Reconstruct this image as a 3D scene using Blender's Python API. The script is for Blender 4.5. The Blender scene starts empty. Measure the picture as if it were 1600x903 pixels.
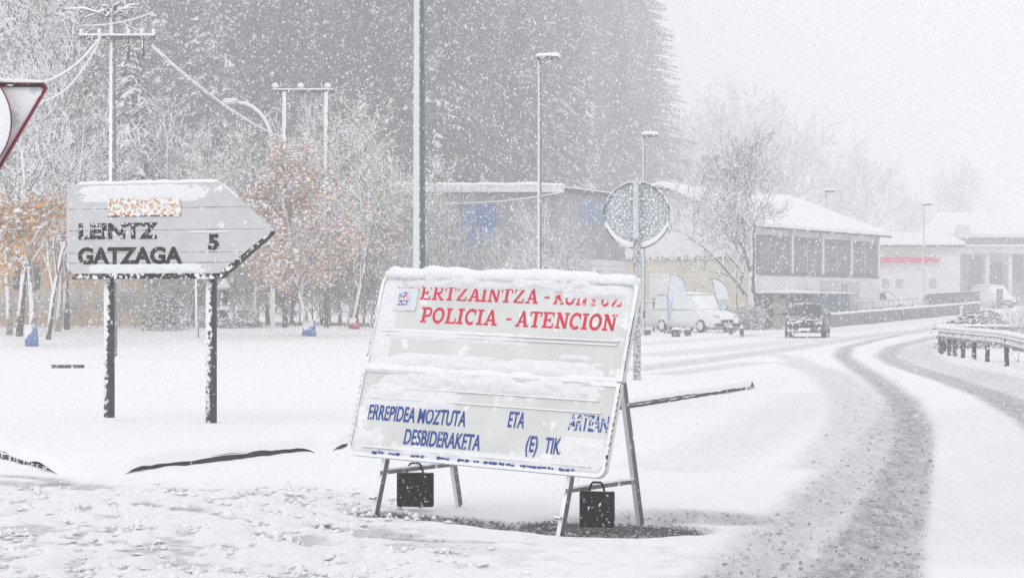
import bpy, bmesh, math, random
import numpy as np
from mathutils import Vector, Matrix, Euler

random.seed(11)
SC = bpy.context.scene
COL = SC.collection
F = 3500.0; HZ = 470.0; CAMZ = 1.6
R = math.radians

# ------------------------------------------------------------------ camera
cam = bpy.data.cameras.new('camera'); cam_o = bpy.data.objects.new('camera', cam); COL.objects.link(cam_o)
cam_o.location = (0, 0, CAMZ); cam_o.rotation_euler = (R(90), 0, 0)
cam.sensor_width = 36; cam.lens = F / 1600 * 36; cam.shift_y = (HZ - 451.5) / 1600
cam.clip_start = 0.1; cam.clip_end = 2000
SC.camera = cam_o

# ------------------------------------------------------------------ overcast sky and weak sun
SUN_EL, SUN_AZ = R(42), R(215)
world = bpy.data.worlds.new('World'); SC.world = world; world.use_nodes = True
wn = world.node_tree; wn.nodes.clear()
sky = wn.nodes.new('ShaderNodeTexSky'); sky.sky_type = 'NISHITA'; sky.sun_disc = False
sky.sun_elevation = SUN_EL; sky.sun_rotation = SUN_AZ; sky.dust_density = 6; sky.air_density = 1.0; sky.ozone_density = 1.0
hs = wn.nodes.new('ShaderNodeHueSaturation'); hs.inputs['Saturation'].default_value = 0.12
mixc = wn.nodes.new('ShaderNodeMix'); mixc.data_type = 'RGBA'; mixc.inputs[0].default_value = 0.86
mixc.inputs[7].default_value = (8.9, 9.0, 9.32, 1)      # the even cloud cover
bg = wn.nodes.new('ShaderNodeBackground'); bg.inputs[1].default_value = 0.1
wo = wn.nodes.new('ShaderNodeOutputWorld')
wn.links.new(sky.outputs[0], hs.inputs['Color']); wn.links.new(hs.outputs[0], mixc.inputs[6])
wn.links.new(mixc.outputs[2], bg.inputs[0]); wn.links.new(bg.outputs[0], wo.inputs[0])
sun = bpy.data.lights.new('sun', 'SUN'); sun.energy = 0.5; sun.angle = R(40); sun.color = (1, .98, .95)
sun_o = bpy.data.objects.new('sun', sun); COL.objects.link(sun_o)
d = Vector((math.sin(SUN_AZ) * math.cos(SUN_EL), math.cos(SUN_AZ) * math.cos(SUN_EL), math.sin(SUN_EL)))
sun_o.rotation_euler = d.to_track_quat('Z', 'Y').to_euler(); sun_o.location = (0, -10, 60)
SC.view_settings.view_transform = 'Standard'; SC.view_settings.look = 'None'
SC.view_settings.exposure = 0.23; SC.view_settings.gamma = 1
SC.cycles.volume_bounces = 4; SC.cycles.max_bounces = 6; SC.cycles.diffuse_bounces = 3
SC.cycles.transparent_max_bounces = 16
SC.cycles.use_denoising = True

# ------------------------------------------------------------------ noise and ground
def _hash(ix, iy, seed):
    h = (ix.astype(np.int64) * 374761393 + iy.astype(np.int64) * 668265263 + seed * 1442695041) & 0xffffffff
    h = ((h ^ (h >> 13)) * 1274126177) & 0xffffffff
    return ((h ^ (h >> 16)) & 0xffff) / 65535.0
def vnoise(x, y, seed=0):
    x = np.asarray(x, float); y = np.asarray(y, float)
    ix = np.floor(x); iy = np.floor(y); fx = x - ix; fy = y - iy
    fx = fx * fx * (3 - 2 * fx); fy = fy * fy * (3 - 2 * fy)
    a = _hash(ix, iy, seed); b = _hash(ix + 1, iy, seed); c = _hash(ix, iy + 1, seed); e = _hash(ix + 1, iy + 1, seed)
    return (a * (1 - fx) + b * fx) * (1 - fy) + (c * (1 - fx) + e * fx) * fy - .5
def fbm(x, y, s=0, o=4):
    r = 0; a = 1.0
    for k in range(o):
        r = r + a * vnoise(x * 2 ** k + 17.3 * k, y * 2 ** k - 9.1 * k, s + k); a *= .5
    return r
def sst(a, b, x):
    t = np.clip((x - a) / (b - a), 0, 1); return t * t * (3 - 2 * t)
def ground(x, y):
    x = np.asarray(x, float); y = np.asarray(y, float)
    z = -0.024 * np.clip(x, -2.2, 2.2) * (1 - sst(19, 27, y))
    z = z + .6 * sst(52, 98, y) * sst(3, -8, x)
    z = z + .0156 * (np.clip(y, 125, 230) - 125)
    z = z + .5 * np.clip(y - 146, 0, 50) * sst(0, -12, x - (y - 146) * .14)
    z = z + .10 * np.clip(y - 320, 0, 60)
    z = z + .05 * vnoise(x * .25, y * .18, 5) * sst(24, 40, y) * sst(2, -3, x) + .05 * vnoise(x * .5, y * .3, 6) * sst(2, -3, x)
    return z
def P(px, py, Y):
    return Vector(((px - 800) / F * Y, Y, CAMZ - (py - HZ) / F * Y))
def G(px, py, up=0.0):
    """the point of the ground seen at a pixel"""
    lo, hi = 5.0, 400.0
    Y = 8.0
    while Y < 400:
        X = (px - 800) / F * Y; z = CAMZ - (py - HZ) / F * Y
        if z <= float(ground(X, Y)) + up: break
        Y += .1
    return Vector((X, Y, float(ground(X, Y)) + up))
def gz(x, y): return float(ground(x, y))

# ------------------------------------------------------------------ materials
MATS = {}
SNOW = (.88, .885, .90, 1)
def new_mat(name):
    m = bpy.data.materials.new(name); m.use_nodes = True
    nt = m.node_tree; b = nt.nodes['Principled BSDF']
    b.inputs['Specular IOR Level'].default_value = .25
    return m, nt, b
def mat(name, c, rough=.7, metal=0, var=.12, vscale=6, snow=None, sdir=(-.45, -.45, .77), sscale=9, amp=.7, bump=0, c2=None, objrand=0, snowc=None):
    """one base colour with grain; snow = how low the normal test lies (bigger, more snow sticks)"""
    if name in MATS: return MATS[name]
    m, nt, b = new_mat(name); N = nt.nodes; L = nt.links
    tc = N.new('ShaderNodeTexCoord')
    n1 = N.new('ShaderNodeTexNoise'); n1.inputs['Scale'].default_value = vscale; n1.inputs['Detail'].default_value = 4
    L.new(tc.outputs['Object'], n1.inputs['Vector'])
    mx = N.new('ShaderNodeMix'); mx.data_type = 'RGBA'
    c = tuple(c[:3])
    mx.inputs[6].default_value = tuple(max(0, v * (1 - var)) for v in c) + (1,)
    cc = c2 if c2 else tuple(min(1, v * (1 + var)) for v in c)
    mx.inputs[7].default_value = tuple(cc[:3]) + (1,)
    r0 = N.new('ShaderNodeMapRange'); r0.inputs[1].default_value = .35; r0.inputs[2].default_value = .65
    L.new(n1.outputs[0], r0.inputs[0]); L.new(r0.outputs[0], mx.inputs[0])
    col = mx.outputs[2]
    b.inputs['Roughness'].default_value = rough; b.inputs['Metallic'].default_value = metal
    if snow is not None:
        ge = N.new('ShaderNodeNewGeometry'); dp = N.new('ShaderNodeVectorMath'); dp.operation = 'DOT_PRODUCT'
        v = Vector(sdir).normalized(); dp.inputs[1].default_value = v
        L.new(ge.outputs['Normal'], dp.inputs[0])
        n2 = N.new('ShaderNodeTexNoise'); n2.inputs['Scale'].default_value = sscale; n2.inputs['Detail'].default_value = 5; n2.inputs['Roughness'].default_value = .65
        L.new(tc.outputs['Object'], n2.inputs['Vector'])
        ma = N.new('ShaderNodeMath'); ma.operation = 'MULTIPLY_ADD'; ma.inputs[1].default_value = amp * 2; ma.inputs[2].default_value = snow - amp
        L.new(n2.outputs[0], ma.inputs[0])
        ad = N.new('ShaderNodeMath'); ad.operation = 'ADD'; L.new(ma.outputs[0], ad.inputs[0]); L.new(dp.outputs['Value'], ad.inputs[1])
        if objrand:
            oi = N.new('ShaderNodeObjectInfo'); mo = N.new('ShaderNodeMath'); mo.operation = 'MULTIPLY_ADD'; mo.inputs[1].default_value = objrand; mo.inputs[2].default_value = -objrand / 2
            L.new(oi.outputs['Random'], mo.inputs[0]); a2 = N.new('ShaderNodeMath'); a2.operation = 'ADD'; L.new(ad.outputs[0], a2.inputs[0]); L.new(mo.outputs[0], a2.inputs[1]); ad = a2
            hv = N.new('ShaderNodeHueSaturation'); mv = N.new('ShaderNodeMath'); mv.operation = 'MULTIPLY_ADD'; mv.inputs[1].default_value = 1.3; mv.inputs[2].default_value = .45
            L.new(oi.outputs['Random'], mv.inputs[0]); L.new(mv.outputs[0], hv.inputs['Value']); L.new(col, hv.inputs['Color']); col = hv.outputs[0]
        rr = N.new('ShaderNodeMapRange'); rr.inputs[1].default_value = -.06; rr.inputs[2].default_value = .06
        L.new(ad.outputs[0], rr.inputs[0])
        m2 = N.new('ShaderNodeMix'); m2.data_type = 'RGBA'; m2.inputs[7].default_value = snowc or SNOW
        L.new(rr.outputs[0], m2.inputs[0]); L.new(col, m2.inputs[6]); col = m2.outputs[2]
        if metal or rough < .6:
            m3 = N.new('ShaderNodeMix'); m3.inputs[2].default_value = rough; m3.inputs[3].default_value = .85
            L.new(rr.outputs[0], m3.inputs[0]); L.new(m3.outputs[0], b.inputs['Roughness'])
            m4 = N.new('ShaderNodeMix'); m4.inputs[2].default_value = metal; m4.inputs[3].default_value = 0
            L.new(rr.outputs[0], m4.inputs[0]); L.new(m4.outputs[0], b.inputs['Metallic'])
    L.new(col, b.inputs['Base Color'])
    if bump:
        bp = N.new('ShaderNodeBump'); bp.inputs['Strength'].default_value = 1; bp.inputs['Distance'].default_value = bump
        n3 = N.new('ShaderNodeTexNoise'); n3.inputs['Scale'].default_value = sscale * 2.5; n3.inputs['Detail'].default_value = 5
        L.new(tc.outputs['Object'], n3.inputs['Vector']); L.new(n3.outputs[0], bp.inputs['Height']); L.new(bp.outputs[0], b.inputs['Normal'])
    MATS[name] = m
    return m

def ground_mat():
    m, nt, b = new_mat('snow_cover'); N = nt.nodes; L = nt.links
    b.inputs['Roughness'].default_value = .8
    tc = N.new('ShaderNodeTexCoord')
    mp = N.new('ShaderNodeMapping'); mp.inputs['Scale'].default_value = (1, .20, 1); L.new(tc.outputs['Object'], mp.inputs['Vector'])   # slush drawn out along the way of driving
    at = N.new('ShaderNodeAttribute'); at.attribute_name = 'bare'
    sep = N.new('ShaderNodeSeparateColor'); L.new(at.outputs['Color'], sep.inputs[0])
    def noise(sc, det=5, rg=.6):
        n = N.new('ShaderNodeTexNoise'); n.inputs['Scale'].default_value = sc; n.inputs['Detail'].default_value = det; n.inputs['Roughness'].default_value = rg
        L.new(mp.outputs[0], n.inputs['Vector']); return n
    def math_(op, a, bb, c=None):
        n = N.new('ShaderNodeMath'); n.operation = op
        for i, v in enumerate((a, bb, c)):
            if v is None: continue
            if isinstance(v, (int, float)): n.inputs[i].default_value = v
            else: L.new(v, n.inputs[i])
        return n.outputs[0]
    nz = noise(9, 8, .75); nf = noise(42, 5, .8)
    # thin, grey, run-over snow, and the painted shade line
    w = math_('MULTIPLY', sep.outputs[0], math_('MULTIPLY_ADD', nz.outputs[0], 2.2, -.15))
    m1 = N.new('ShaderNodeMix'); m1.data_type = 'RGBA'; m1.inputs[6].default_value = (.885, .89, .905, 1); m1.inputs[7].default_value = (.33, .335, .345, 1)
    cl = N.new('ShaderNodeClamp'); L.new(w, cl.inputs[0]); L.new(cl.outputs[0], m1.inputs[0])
    # wet asphalt showing through
    a = math_('ADD', sep.outputs[1], math_('MULTIPLY_ADD', nf.outputs[0], 2.2, -1.1))
    a = math_('ADD', a, math_('MULTIPLY_ADD', nz.outputs[0], .8, -.4))
    rr = N.new('ShaderNodeMapRange'); rr.inputs[1].default_value = .38; rr.inputs[2].default_value = .62; L.new(a, rr.inputs[0])
    m2 = N.new('ShaderNodeMix'); m2.data_type = 'RGBA'; m2.inputs[7].default_value = (.07, .072, .078, 1)
    L.new(rr.outputs[0], m2.inputs[0]); L.new(m1.outputs[2], m2.inputs[6]); L.new(m2.outputs[2], b.inputs['Base Color'])
    bp = N.new('ShaderNodeBump'); bp.inputs['Distance'].default_value = .03; bp.inputs['Strength'].default_value = .6
    L.new(nz.outputs[0], bp.inputs['Height']); L.new(bp.outputs[0], b.inputs['Normal'])
    MATS['snow_cover'] = m; return m

M_GROUND = ground_mat()
M_SNOW = mat('snow', (.87, .88, .905), .85, var=.02, vscale=20, bump=.012, sscale=14)
M_SNOWB = mat('snow_clumps', (.85, .86, .885), .85, var=.04, vscale=40, bump=.01, sscale=30)
M_GALV = mat('galvanised_steel', (.26, .27, .29), .45, .6, snow=-.45, sscale=7, amp=.5)
M_POSTD = mat('dark_weathered_post', (.06, .062, .068), .6, snow=-.60, sscale=20, amp=1.3, sdir=(-.75, -.55, .3))
M_LAMP = mat('painted_lamp_post', (.16, .18, .19), .5, snow=-.26, sscale=14, amp=.42, sdir=(-.93, -.36, .05), snowc=(.70, .71, .73, 1))
M_BLACK = mat('black_rubber', (.018, .018, .02), .6, var=.2)
M_BAG = mat('black_canvas', (.014, .014, .016), .7, snow=-1.12, sscale=30, amp=1.1, sdir=(-.2, -.8, .5))
M_BOARD = mat('grey_white_board', (.68, .69, .67), .45, var=.07, vscale=2.2, snow=-1.13, sscale=5, amp=1.15, sdir=(-.3, -.6, .6))
M_RED = mat('red_lettering', (.66, .035, .075), .5, snow=-1.22, sscale=45, amp=1.35, sdir=(0, -.9, .3))
M_REDH = mat('red_lettering_half_snowed', (.66, .035, .075), .5, snow=-1.0, sscale=34, amp=1.6, sdir=(0, -.9, .3))
M_BLUE = mat('blue_lettering', (.03, .07, .30), .5, snow=-1.27, sscale=40, amp=1.3, sdir=(0, -.9, .3))
M_BLUEH = mat('blue_lettering_half_snowed', (.03, .07, .30), .5, snow=-.98, sscale=38, amp=1.8, sdir=(0, -.9, .3))
M_INK = mat('black_lettering', (.012, .012, .014), .5, snow=-1.27, sscale=26, amp=1.4, sdir=(0, -.9, .3))
M_INKH = mat('black_lettering_snowed', (.012, .012, .014), .5, snow=-1.16, sscale=22, amp=1.9, sdir=(0, -.9, .3))
M_ORANGE = mat('orange_plate', (.62, .38, .22), .5, snow=-.86, sscale=20, amp=1.8, sdir=(0, -.9, .3))
M_DIRB = mat('grey_snowed_panel', (.575, .58, .59), .6, var=.05, vscale=4, snow=-1.12, sscale=6, amp=1.2, sdir=(-.2, -.7, .6))
M_EDGE = mat('dark_sign_edge', (.02, .02, .022), .6, snow=-.6, sscale=16, amp=1.2, sdir=(-.4, -.4, .8))
M_SIGNBACK = mat('grey_sign_back', (.36, .40, .42), .5, snow=-.96, sscale=24, amp=1.5, sdir=(-.1, -.8, .5), vscale=8)
M_SIGNBACK2 = mat('plain_sign_back', (.22, .23, .24), .5, snow=-.3, sscale=12, amp=.9, sdir=(-.3, -.5, .8))
M_TRIW = mat('white_sign_face', (.66, .68, .70), .5, snow=-.55, sscale=7, amp=1.2, sdir=(-.4, -.7, .5))
M_CRIM = mat('crimson_sign_border', (.20, .006, .03), .5, snow=-.9, sscale=28, amp=1.2, sdir=(-.4, -.5, .7))
M_KERB = mat('wet_kerb_stone', (.045, .045, .05), .7, snow=-.75, sscale=11, amp=1.3)
M_BARK = mat('snowy_bark', (.085, .075, .068), .9, var=.3, snow=-.22, sscale=3, amp=.45)
M_TWIG = mat('snowy_twigs', (.12, .105, .10), .9, var=.3, snow=.05, sscale=2, amp=.45, sdir=(-.3, -.35, .88))
M_TWIGD = mat('bare_dark_twigs', (.12, .11, .105), .9, var=.3, snow=-.12, sscale=2, amp=.4, sdir=(-.3, -.35, .88))
M_BIRCH = mat('birch_bark', (.62, .57, .52), .8, var=.1, c2=(.16, .14, .13), vscale=9, snow=-.3, sscale=5, amp=.5)
M_NEEDLE = mat('conifer_needles', (.11, .11, .135), .9, var=.45, vscale=.6, snow=-1.04, sscale=.55, amp=1.7, sdir=(-.15, -.25, .95), objrand=.32)
M_NEEDLES = mat('snow_laden_needles', (.040, .055, .055), .9, var=.4, vscale=1.2, snow=.05, sscale=2.5, amp=.6, sdir=(-.15, -.25, .95))
M_LEAFO = mat('rust_leaves', (.60, .29, .06), .8, var=.35, vscale=3, snow=-.55, sscale=2.5, amp=.7)
M_LEAFP = mat('pale_pink_leaves', (.64, .38, .26), .8, var=.25, vscale=3, snow=-.32, sscale=2.5, amp=.7)
M_LEAFG = mat('yellow_green_leaves', (.42, .40, .12), .8, var=.25, vscale=3, snow=-.1, sscale=2.5, amp=.7)
M_SHRUB = mat('shrub_leaves', (.07, .08, .08), .9, var=.4, snow=-.1, sscale=4, amp=.9)
M_CLAD = mat('grey_cladding', (.33, .34, .36), .6, var=.12, vscale=.8, snow=-1.0, sscale=2, amp=1.1)
M_CLADW = mat('white_cladding', (.74, .745, .75), .6, var=.06, vscale=.6)
M_BLUEP = mat('blue_panel', (.09, .18, .42), .5, var=.2, vscale=1)
M_OCHRE = mat('ochre_render', (.56, .40, .24), .9, var=.18, vscale=1.5, snow=-1.15, sscale=4, amp=1.2)
M_BEIGE = mat('beige_render', (.58, .52, .42), .9, var=.08, vscale=1)
M_STONE = mat('grey_stone', (.20, .20, .215), .9, var=.35, vscale=2.2, snow=-.75, sscale=5, amp=1.1)
M_GLASS = mat('dark_glass', (.06, .065, .075), .15, var=.1)
M_FRAME = mat('pale_frame', (.55, .56, .57), .6, snow=-.4)
M_REDB = mat('red_band', (.72, .04, .11), .6, var=.05)
M_DARKM = mat('dark_metal', (.05, .053, .06), .5, snow=-.62, sscale=8, amp=.9)
M_CARW = mat('white_car_paint', (.72, .73, .74), .35, var=.02, snow=-.1, sscale=4, amp=.7, sdir=(-.2, -.4, .9))
M_CARD = mat('dark_car_paint', (.035, .04, .05), .3, var=.1, snow=-1.02, sscale=5, amp=.9, sdir=(-.2, -.5, .9))
M_LIGHTC = mat('headlight_glass', (.55, .57, .6), .15, var=.02)
M_FLAGC = mat('white_banner_cloth', (.74, .76, .82), .8, var=.04)
M_FLAGB = mat('pale_blue_banner_cloth', (.42, .57, .70), .8, var=.1)
M_WOOD = mat('old_wood_pole', (.16, .14, .13), .9, var=.3, snow=-.5, sscale=6, amp=.6)
M_INSUL = mat('brown_insulator', (.12, .06, .04), .4, snow=.3)
M_CABLE = mat('snowy_cable', (.10, .10, .11), .8, snow=.85, sscale=3, amp=.3)
M_SLEEVB = mat('blue_trunk_sleeve', (.10, .22, .48), .6, var=.1, snow=-.5, sscale=6, amp=.9)
M_SLEEVR = mat('red_trunk_sleeve', (.55, .06, .10), .6, var=.1, snow=-.5, sscale=6, amp=.9)
M_FLAKE = mat('falling_snow', (.985, .99, 1.0), .9, var=0)

# ------------------------------------------------------------------ mesh builder
class MB:
    def __init__(s): s.v = []; s.f = []; s.m = []
    def add(s, verts, faces, mi=0):
        o = len(s.v); s.v += [tuple(v) for v in verts]
        s.f += [tuple(i + o for i in f) for f in faces]; s.m += [mi] * len(faces)
        return s
    def box(s, cx, cy, cz, sx, sy, sz, mi=0, rz=0, M=None):
        x, y, z = sx / 2, sy / 2, sz / 2
        c, sn = math.cos(rz), math.sin(rz)
        vs = [(a * x, b * y, e * z) for e in (-1, 1) for a, b in ((-1, -1), (1, -1), (1, 1), (-1, 1))]
        vs = [(cx + c * a - sn * b, cy + sn * a + c * b, cz + e) for a, b, e in vs]
        if M is not None: vs = [M @ Vector(v) for v in vs]
        return s.add(vs, [(3, 2, 1, 0), (4, 5, 6, 7), (0, 1, 5, 4), (1, 2, 6, 5), (2, 3, 7, 6), (3, 0, 4, 7)], mi)
    def tube(s, pts, rad, n=8, mi=0, cap=True, flat=1.0):
        pts = [Vector(p) for p in pts]
        if not isinstance(rad, (list, tuple)): rad = [rad] * len(pts)
        rings = []
        t0 = (pts[1] - pts[0]).normalized()
        up = Vector((0, 0, 1)) if abs(t0.z) < .9 else Vector((1, 0, 0))
        u = t0.cross(up).normalized()
        vs = []
        for i, p in enumerate(pts):
            t = (pts[min(i + 1, len(pts) - 1)] - pts[max(i - 1, 0)]).normalized()
            u = (u - t * u.dot(t)).normalized(); w = t.cross(u)
            for k in range(n):
                a = 2 * math.pi * k / n
                vs.append(p + u * math.cos(a) * rad[i] + w * math.sin(a) * rad[i] * flat)
        fs = []
        for i in range(len(pts) - 1):
            for k in range(n):
                a, b = i * n + k, i * n + (k + 1) % n
                fs.append((a, b, b + n, a + n))
        if cap:
            fs.append(tuple(range(n - 1, -1, -1))); fs.append(tuple((len(pts) - 1) * n + k for k in range(n)))
        return s.add(vs, fs, mi)
    def loft(s, rings, mi=0, cap=True, closed=True):
        n = len(rings[0]); vs = [p for r in rings for p in r]; fs = []
        for i in range(len(rings) - 1):
            for k in range(n if closed else n - 1):
                a, b = i * n + k, i * n + (k + 1) % n
                fs.append((a, b, b + n, a + n))
        if cap: fs += [tuple(range(n - 1, -1, -1)), tuple((len(rings) - 1) * n + k for k in range(n))]
        return s.add(vs, fs, mi)
    def prism(s, poly, a, b, axis='y', mi=0):
        """polygon (u,v) extruded from a to b along an axis"""
        f = {'y': lambda u, v, w: (u, w, v), 'x': lambda u, v, w: (w, u, v), 'z': lambda u, v, w: (u, v, w)}[axis]
        n = len(poly)
        return s.add([f(u, v, a) for u, v in poly] + [f(u, v, b) for u, v in poly],
                     [tuple(range(n)), tuple(range(2 * n - 1, n - 1, -1))] + [(i, i + n, (i + 1) % n + n, (i + 1) % n) for i in range(n)], mi)
    def mesh(s, name, mats, smooth=False, fix=True):
        me = bpy.data.meshes.new(name)
        me.from_pydata(s.v, [], s.f)
        for m in (mats if isinstance(mats, (list, tuple)) else [mats]): me.materials.append(m)
        if max(s.m, default=0) > 0: me.polygons.foreach_set('material_index', s.m)
        if fix and len(s.f) < 60000:
            bm = bmesh.new(); bm.from_mesh(me); bmesh.ops.recalc_face_normals(bm, faces=bm.faces); bm.to_mesh(me); bm.free()
        if smooth: me.shade_smooth()
        me.update(); return me
def setp(o, label=None, cat=None, group=None, kind=None):
    if label: o['label'] = label
    if cat: o['category'] = cat
    if group: o['group'] = group
    if kind: o['kind'] = kind
    return o
def obj(name, me, parent=None, loc=(0, 0, 0), rot=(0, 0, 0), **kw):
    if isinstance(me, MB): raise TypeError
    o = bpy.data.objects.new(name, me); COL.objects.link(o); o.location = loc; o.rotation_euler = rot
    if parent is not None: o.parent = parent
    return setp(o, **kw)
def thing(name, label, cat, loc=(0, 0, 0), rz=0, group=None, rot=None):
    o = bpy.data.objects.new(name, None); COL.objects.link(o); o.location = loc
    o.rotation_euler = rot if rot else (0, 0, rz)
    return setp(o, label, cat, group)
def part(name, mb, mats, parent, smooth=False, fix=True, **kw):
    return obj(name, mb.mesh(name, mats, smooth, fix), parent, **kw)
def copy_tree(o, loc, rz, scale=1.0, label=None, group=None):
    r = o.copy(); COL.objects.link(r); r.location = loc; r.rotation_euler = (0, 0, rz); r.scale = (scale,) * 3
    if label: r['label'] = label
    if group: r['group'] = group
    for ch in list(o.children):
        c = ch.copy(); COL.objects.link(c); c.parent = r
        for g in ch.children:
            e = g.copy(); COL.objects.link(e); e.parent = c
    return r
def snow_ridge(mb, pts, w, h, seed=0, step=.03, mi=0, over=.0):
    """a rounded, uneven cap of snow lying along a line"""
    pts = [Vector(p) for p in pts]; L = [0]
    for a, b in zip(pts, pts[1:]): L.append(L[-1] + (b - a).length)
    n = max(3, int(L[-1] / step)); rings = []
    rnd = random.Random(seed)
    ph = rnd.random() * 50
    for i in range(n + 1):
        s = L[-1] * i / n; k = max(j for j in range(len(L)) if L[j] <= s + 1e-9); k = min(k, len(pts) - 2)
        p = pts[k].lerp(pts[k + 1], (s - L[k]) / (L[k + 1] - L[k])); t = (pts[k + 1] - pts[k]).normalized()
        side = t.cross(Vector((0, 0, 1))); side = side.normalized() if side.length > .05 else Vector((1, 0, 0))
        e = min(1, min(s, L[-1] - s) / (.5 * w) + .12); e = math.sqrt(e)
        hh = h * e * (1 + .5 * float(fbm(np.array(s * 4 / max(w, .05) * .12 + ph), np.array(seed * 3.1), 3)))
        ww = w * .5 * (1 + .3 * float(fbm(np.array(s * 6 / max(w, .05) * .12 + ph), np.array(seed * 5.1 + 9), 4)))
        ring = []
        for a in (0, 28, 60, 90, 120, 152, 180):
            ring.append(p + side * math.cos(R(a)) * ww + Vector((0, 0, 1)) * (math.sin(R(a)) ** .7 * hh if 0 < a < 180 else -over))
        rings.append(ring)
    mb.loft(rings, mi)
    return mb

# ================================================================== GROUND
def to_line(pixels): return [(G(px, py).x, G(px, py).y) for px, py in pixels]
def dist_poly(X, Y, pts):
    dmin = np.full(X.shape, 1e9); s_at = np.zeros(X.shape); tot = 0
    for (ax, ay), (bx, by) in zip(pts, pts[1:]):
        dx, dy = bx - ax, by - ay; l2 = dx * dx + dy * dy
        t = np.clip(((X - ax) * dx + (Y - ay) * dy) / l2, 0, 1)
        dd = np.hypot(X - ax - t * dx, Y - ay - t * dy)
        m = dd < dmin; dmin = np.where(m, dd, dmin); s_at = np.where(m, tot + t, s_at); tot += 1
    return dmin, s_at / max(tot, 1)
# wheel tracks, bare patches and one painted shade line: (seen line, half width m, grey, asphalt, softness)
TRACKS_AND_SHADE = [
    ([(1280, 930), (1330, 870), (1372, 810), (1398, 760), (1420, 700), (1424, 660), (1408, 625), (1372, 594), (1335, 570), (1315, 555), (1322, 543), (1370, 530), (1440, 517), (1530, 502), (1600, 488)], .11, .78, .16, .30),
    ([(1390, 930), (1405, 850), (1420, 780), (1433, 720), (1437, 670), (1418, 628), (1380, 595)], .10, .7, .12, .15),
    ([(1150, 930), (1215, 850), (1290, 780), (1350, 720), (1395, 660), (1405, 620)], .14, .5, .06, .35),
    ([(1680, 700), (1625, 655), (1560, 620), (1480, 591), (1410, 570), (1385, 556), (1400, 541), (1470, 524), (1560, 506), (1640, 494)], .22, .75, .06, .25),
    ([(1700, 640), (1600, 606), (1520, 583), (1450, 566), (1425, 552), (1450, 540), (1530, 522)], .35, .4, 0, .5),
    ([(980, 578), (1060, 568), (1150, 556), (1230, 545), (1300, 534), (1400, 519), (1520, 500), (1600, 486)], .3, .45, 0, .6),
    ([(900, 590), (1000, 589), (1100, 577), (1180, 566), (1240, 566), (1300, 585), (1340, 625), (1345, 670), (1310, 730)], .25, .34, 0, .4),
    ([(1180, 548), (1240, 560), (1310, 600), (1335, 640)], .2, .3, 0, .3),
    ([(1050, 730), (1150, 690), (1230, 645), (1270, 615)], .3, .14, 0, .5),
    ([(1000, 556), (1120, 546), (1230, 534), (1280, 530)], .6, .3, 0, .8),
    ([(0, 600), (300, 592), (560, 592)], .5, .06, 0, .8),
    ([(585, 803), (640, 806), (740, 815), (820, 825), (900, 834), (985, 834), (1030, 832)], .11, .9, .56, .2),
    ([(960, 815), (1060, 805), (1110, 806), (1150, 810)], .22, .6, .22, .5),
    ([(880, 822), (960, 826), (1020, 826)], .25, .9, .7, .3),
    ([(220, 794), (262, 796), (300, 803)], .05, .8, .1, .07),
    ([(200, 771), (262, 776)], .025, .8, .15, .05), ([(338, 767), (392, 773)], .02, .6, .1, .04),
    ([(350, 818), (425, 822)], .02, .7, .15, .03), ([(540, 800), (600, 802)], .06, .6, .2, .08),
    ([(560, 838), (700, 846), (820, 850)], .03, .5, .06, .07), ([(500, 826), (560, 832), (640, 838)], .05, .55, .08, .1),
    ([(0, 756), (60, 758), (140, 762)], .14, .5, .05, .25), ([(0, 742), (75, 748), (100, 756)], .06, .6, .3, .1),
    ([(1500, 740), (1560, 640)], .5, .1, 0, .6), ([(1500, 850), (1600, 760), (1680, 700)], .9, .16, 0, .9),
]
TRACKS_AND_SHADE.append(([(-60, 581), (0, 582), (300, 584), (575, 587)], .12, .34, 0, .35))  # shade along the island's far edge, painted as a grey line
TRK_AND_SHADE = [(to_line(p), w, g_, a, s) for p, w, g_, a, s in TRACKS_AND_SHADE]
def wear_and_shade(X, Y):
    g_ = np.zeros(X.shape); a = np.zeros(X.shape)
    for pts, w, gg, aa, so in TRK_AND_SHADE:
        xs = [p[0] for p in pts]; ys = [p[1] for p in pts]; pad = w + so + 1
        box_ = (X > min(xs) - pad) & (X < max(xs) + pad) & (Y > min(ys) - pad) & (Y < max(ys) + pad)
        if not box_.any(): continue
        dd, _ = dist_poly(X[box_], Y[box_], pts)
        dd = dd + .12 * so * fbm(X[box_] * 3, Y[box_] * 1.5, 8)
        k = 1 - sst(w, w + so, dd)
        g_[box_] = np.maximum(g_[box_], gg * k); a[box_] = np.maximum(a[box_], aa * k)
    roadmask = sst(-1, 3, X - (Y - 20) * .02) * sst(60, 40, Y)
    g_ = g_ + .10 * roadmask * (.6 + fbm(X * .5, Y * .25, 12)) * (g_ < .9)
    return np.clip(g_, 0, 1), np.clip(a, 0, 1)
def axis(segs):
    out = []
    for a, b, st in segs: out += list(np.arange(a, b, st))
    return np.array(out + [segs[-1][1]])
xs = axis([(-340, -120, 20), (-120, -40, 4), (-40, -14, .8), (-14, -6, .3), (-6, -3.6, .09), (-3.6, 1.6, .03), (1.6, 5.4, .045), (5.4, 10, .12), (10, 18, .2), (18, 46, .6), (46, 120, 5), (120, 340, 20)])
ys = axis([(-50, 4, 6), (4, 12, .5), (12, 17.5, .03), (17.5, 19.5, .045), (19.5, 28, .09), (28, 60, .2), (60, 115, .5), (115, 200, 1.5), (200, 400, 8)])
XX, YY = np.meshgrid(xs, ys)
ZZ = ground(XX, YY)
gw, aw = wear_and_shade(XX, YY)
lump = sst(-.3, -1.3, XX + .25 * (YY - 16)) * sst(19.0, 16.8, YY + .25 * XX) 
lump = np.maximum(lump, .35 * sst(16, 14.5, YY) * sst(2.2, .5, XX))
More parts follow.
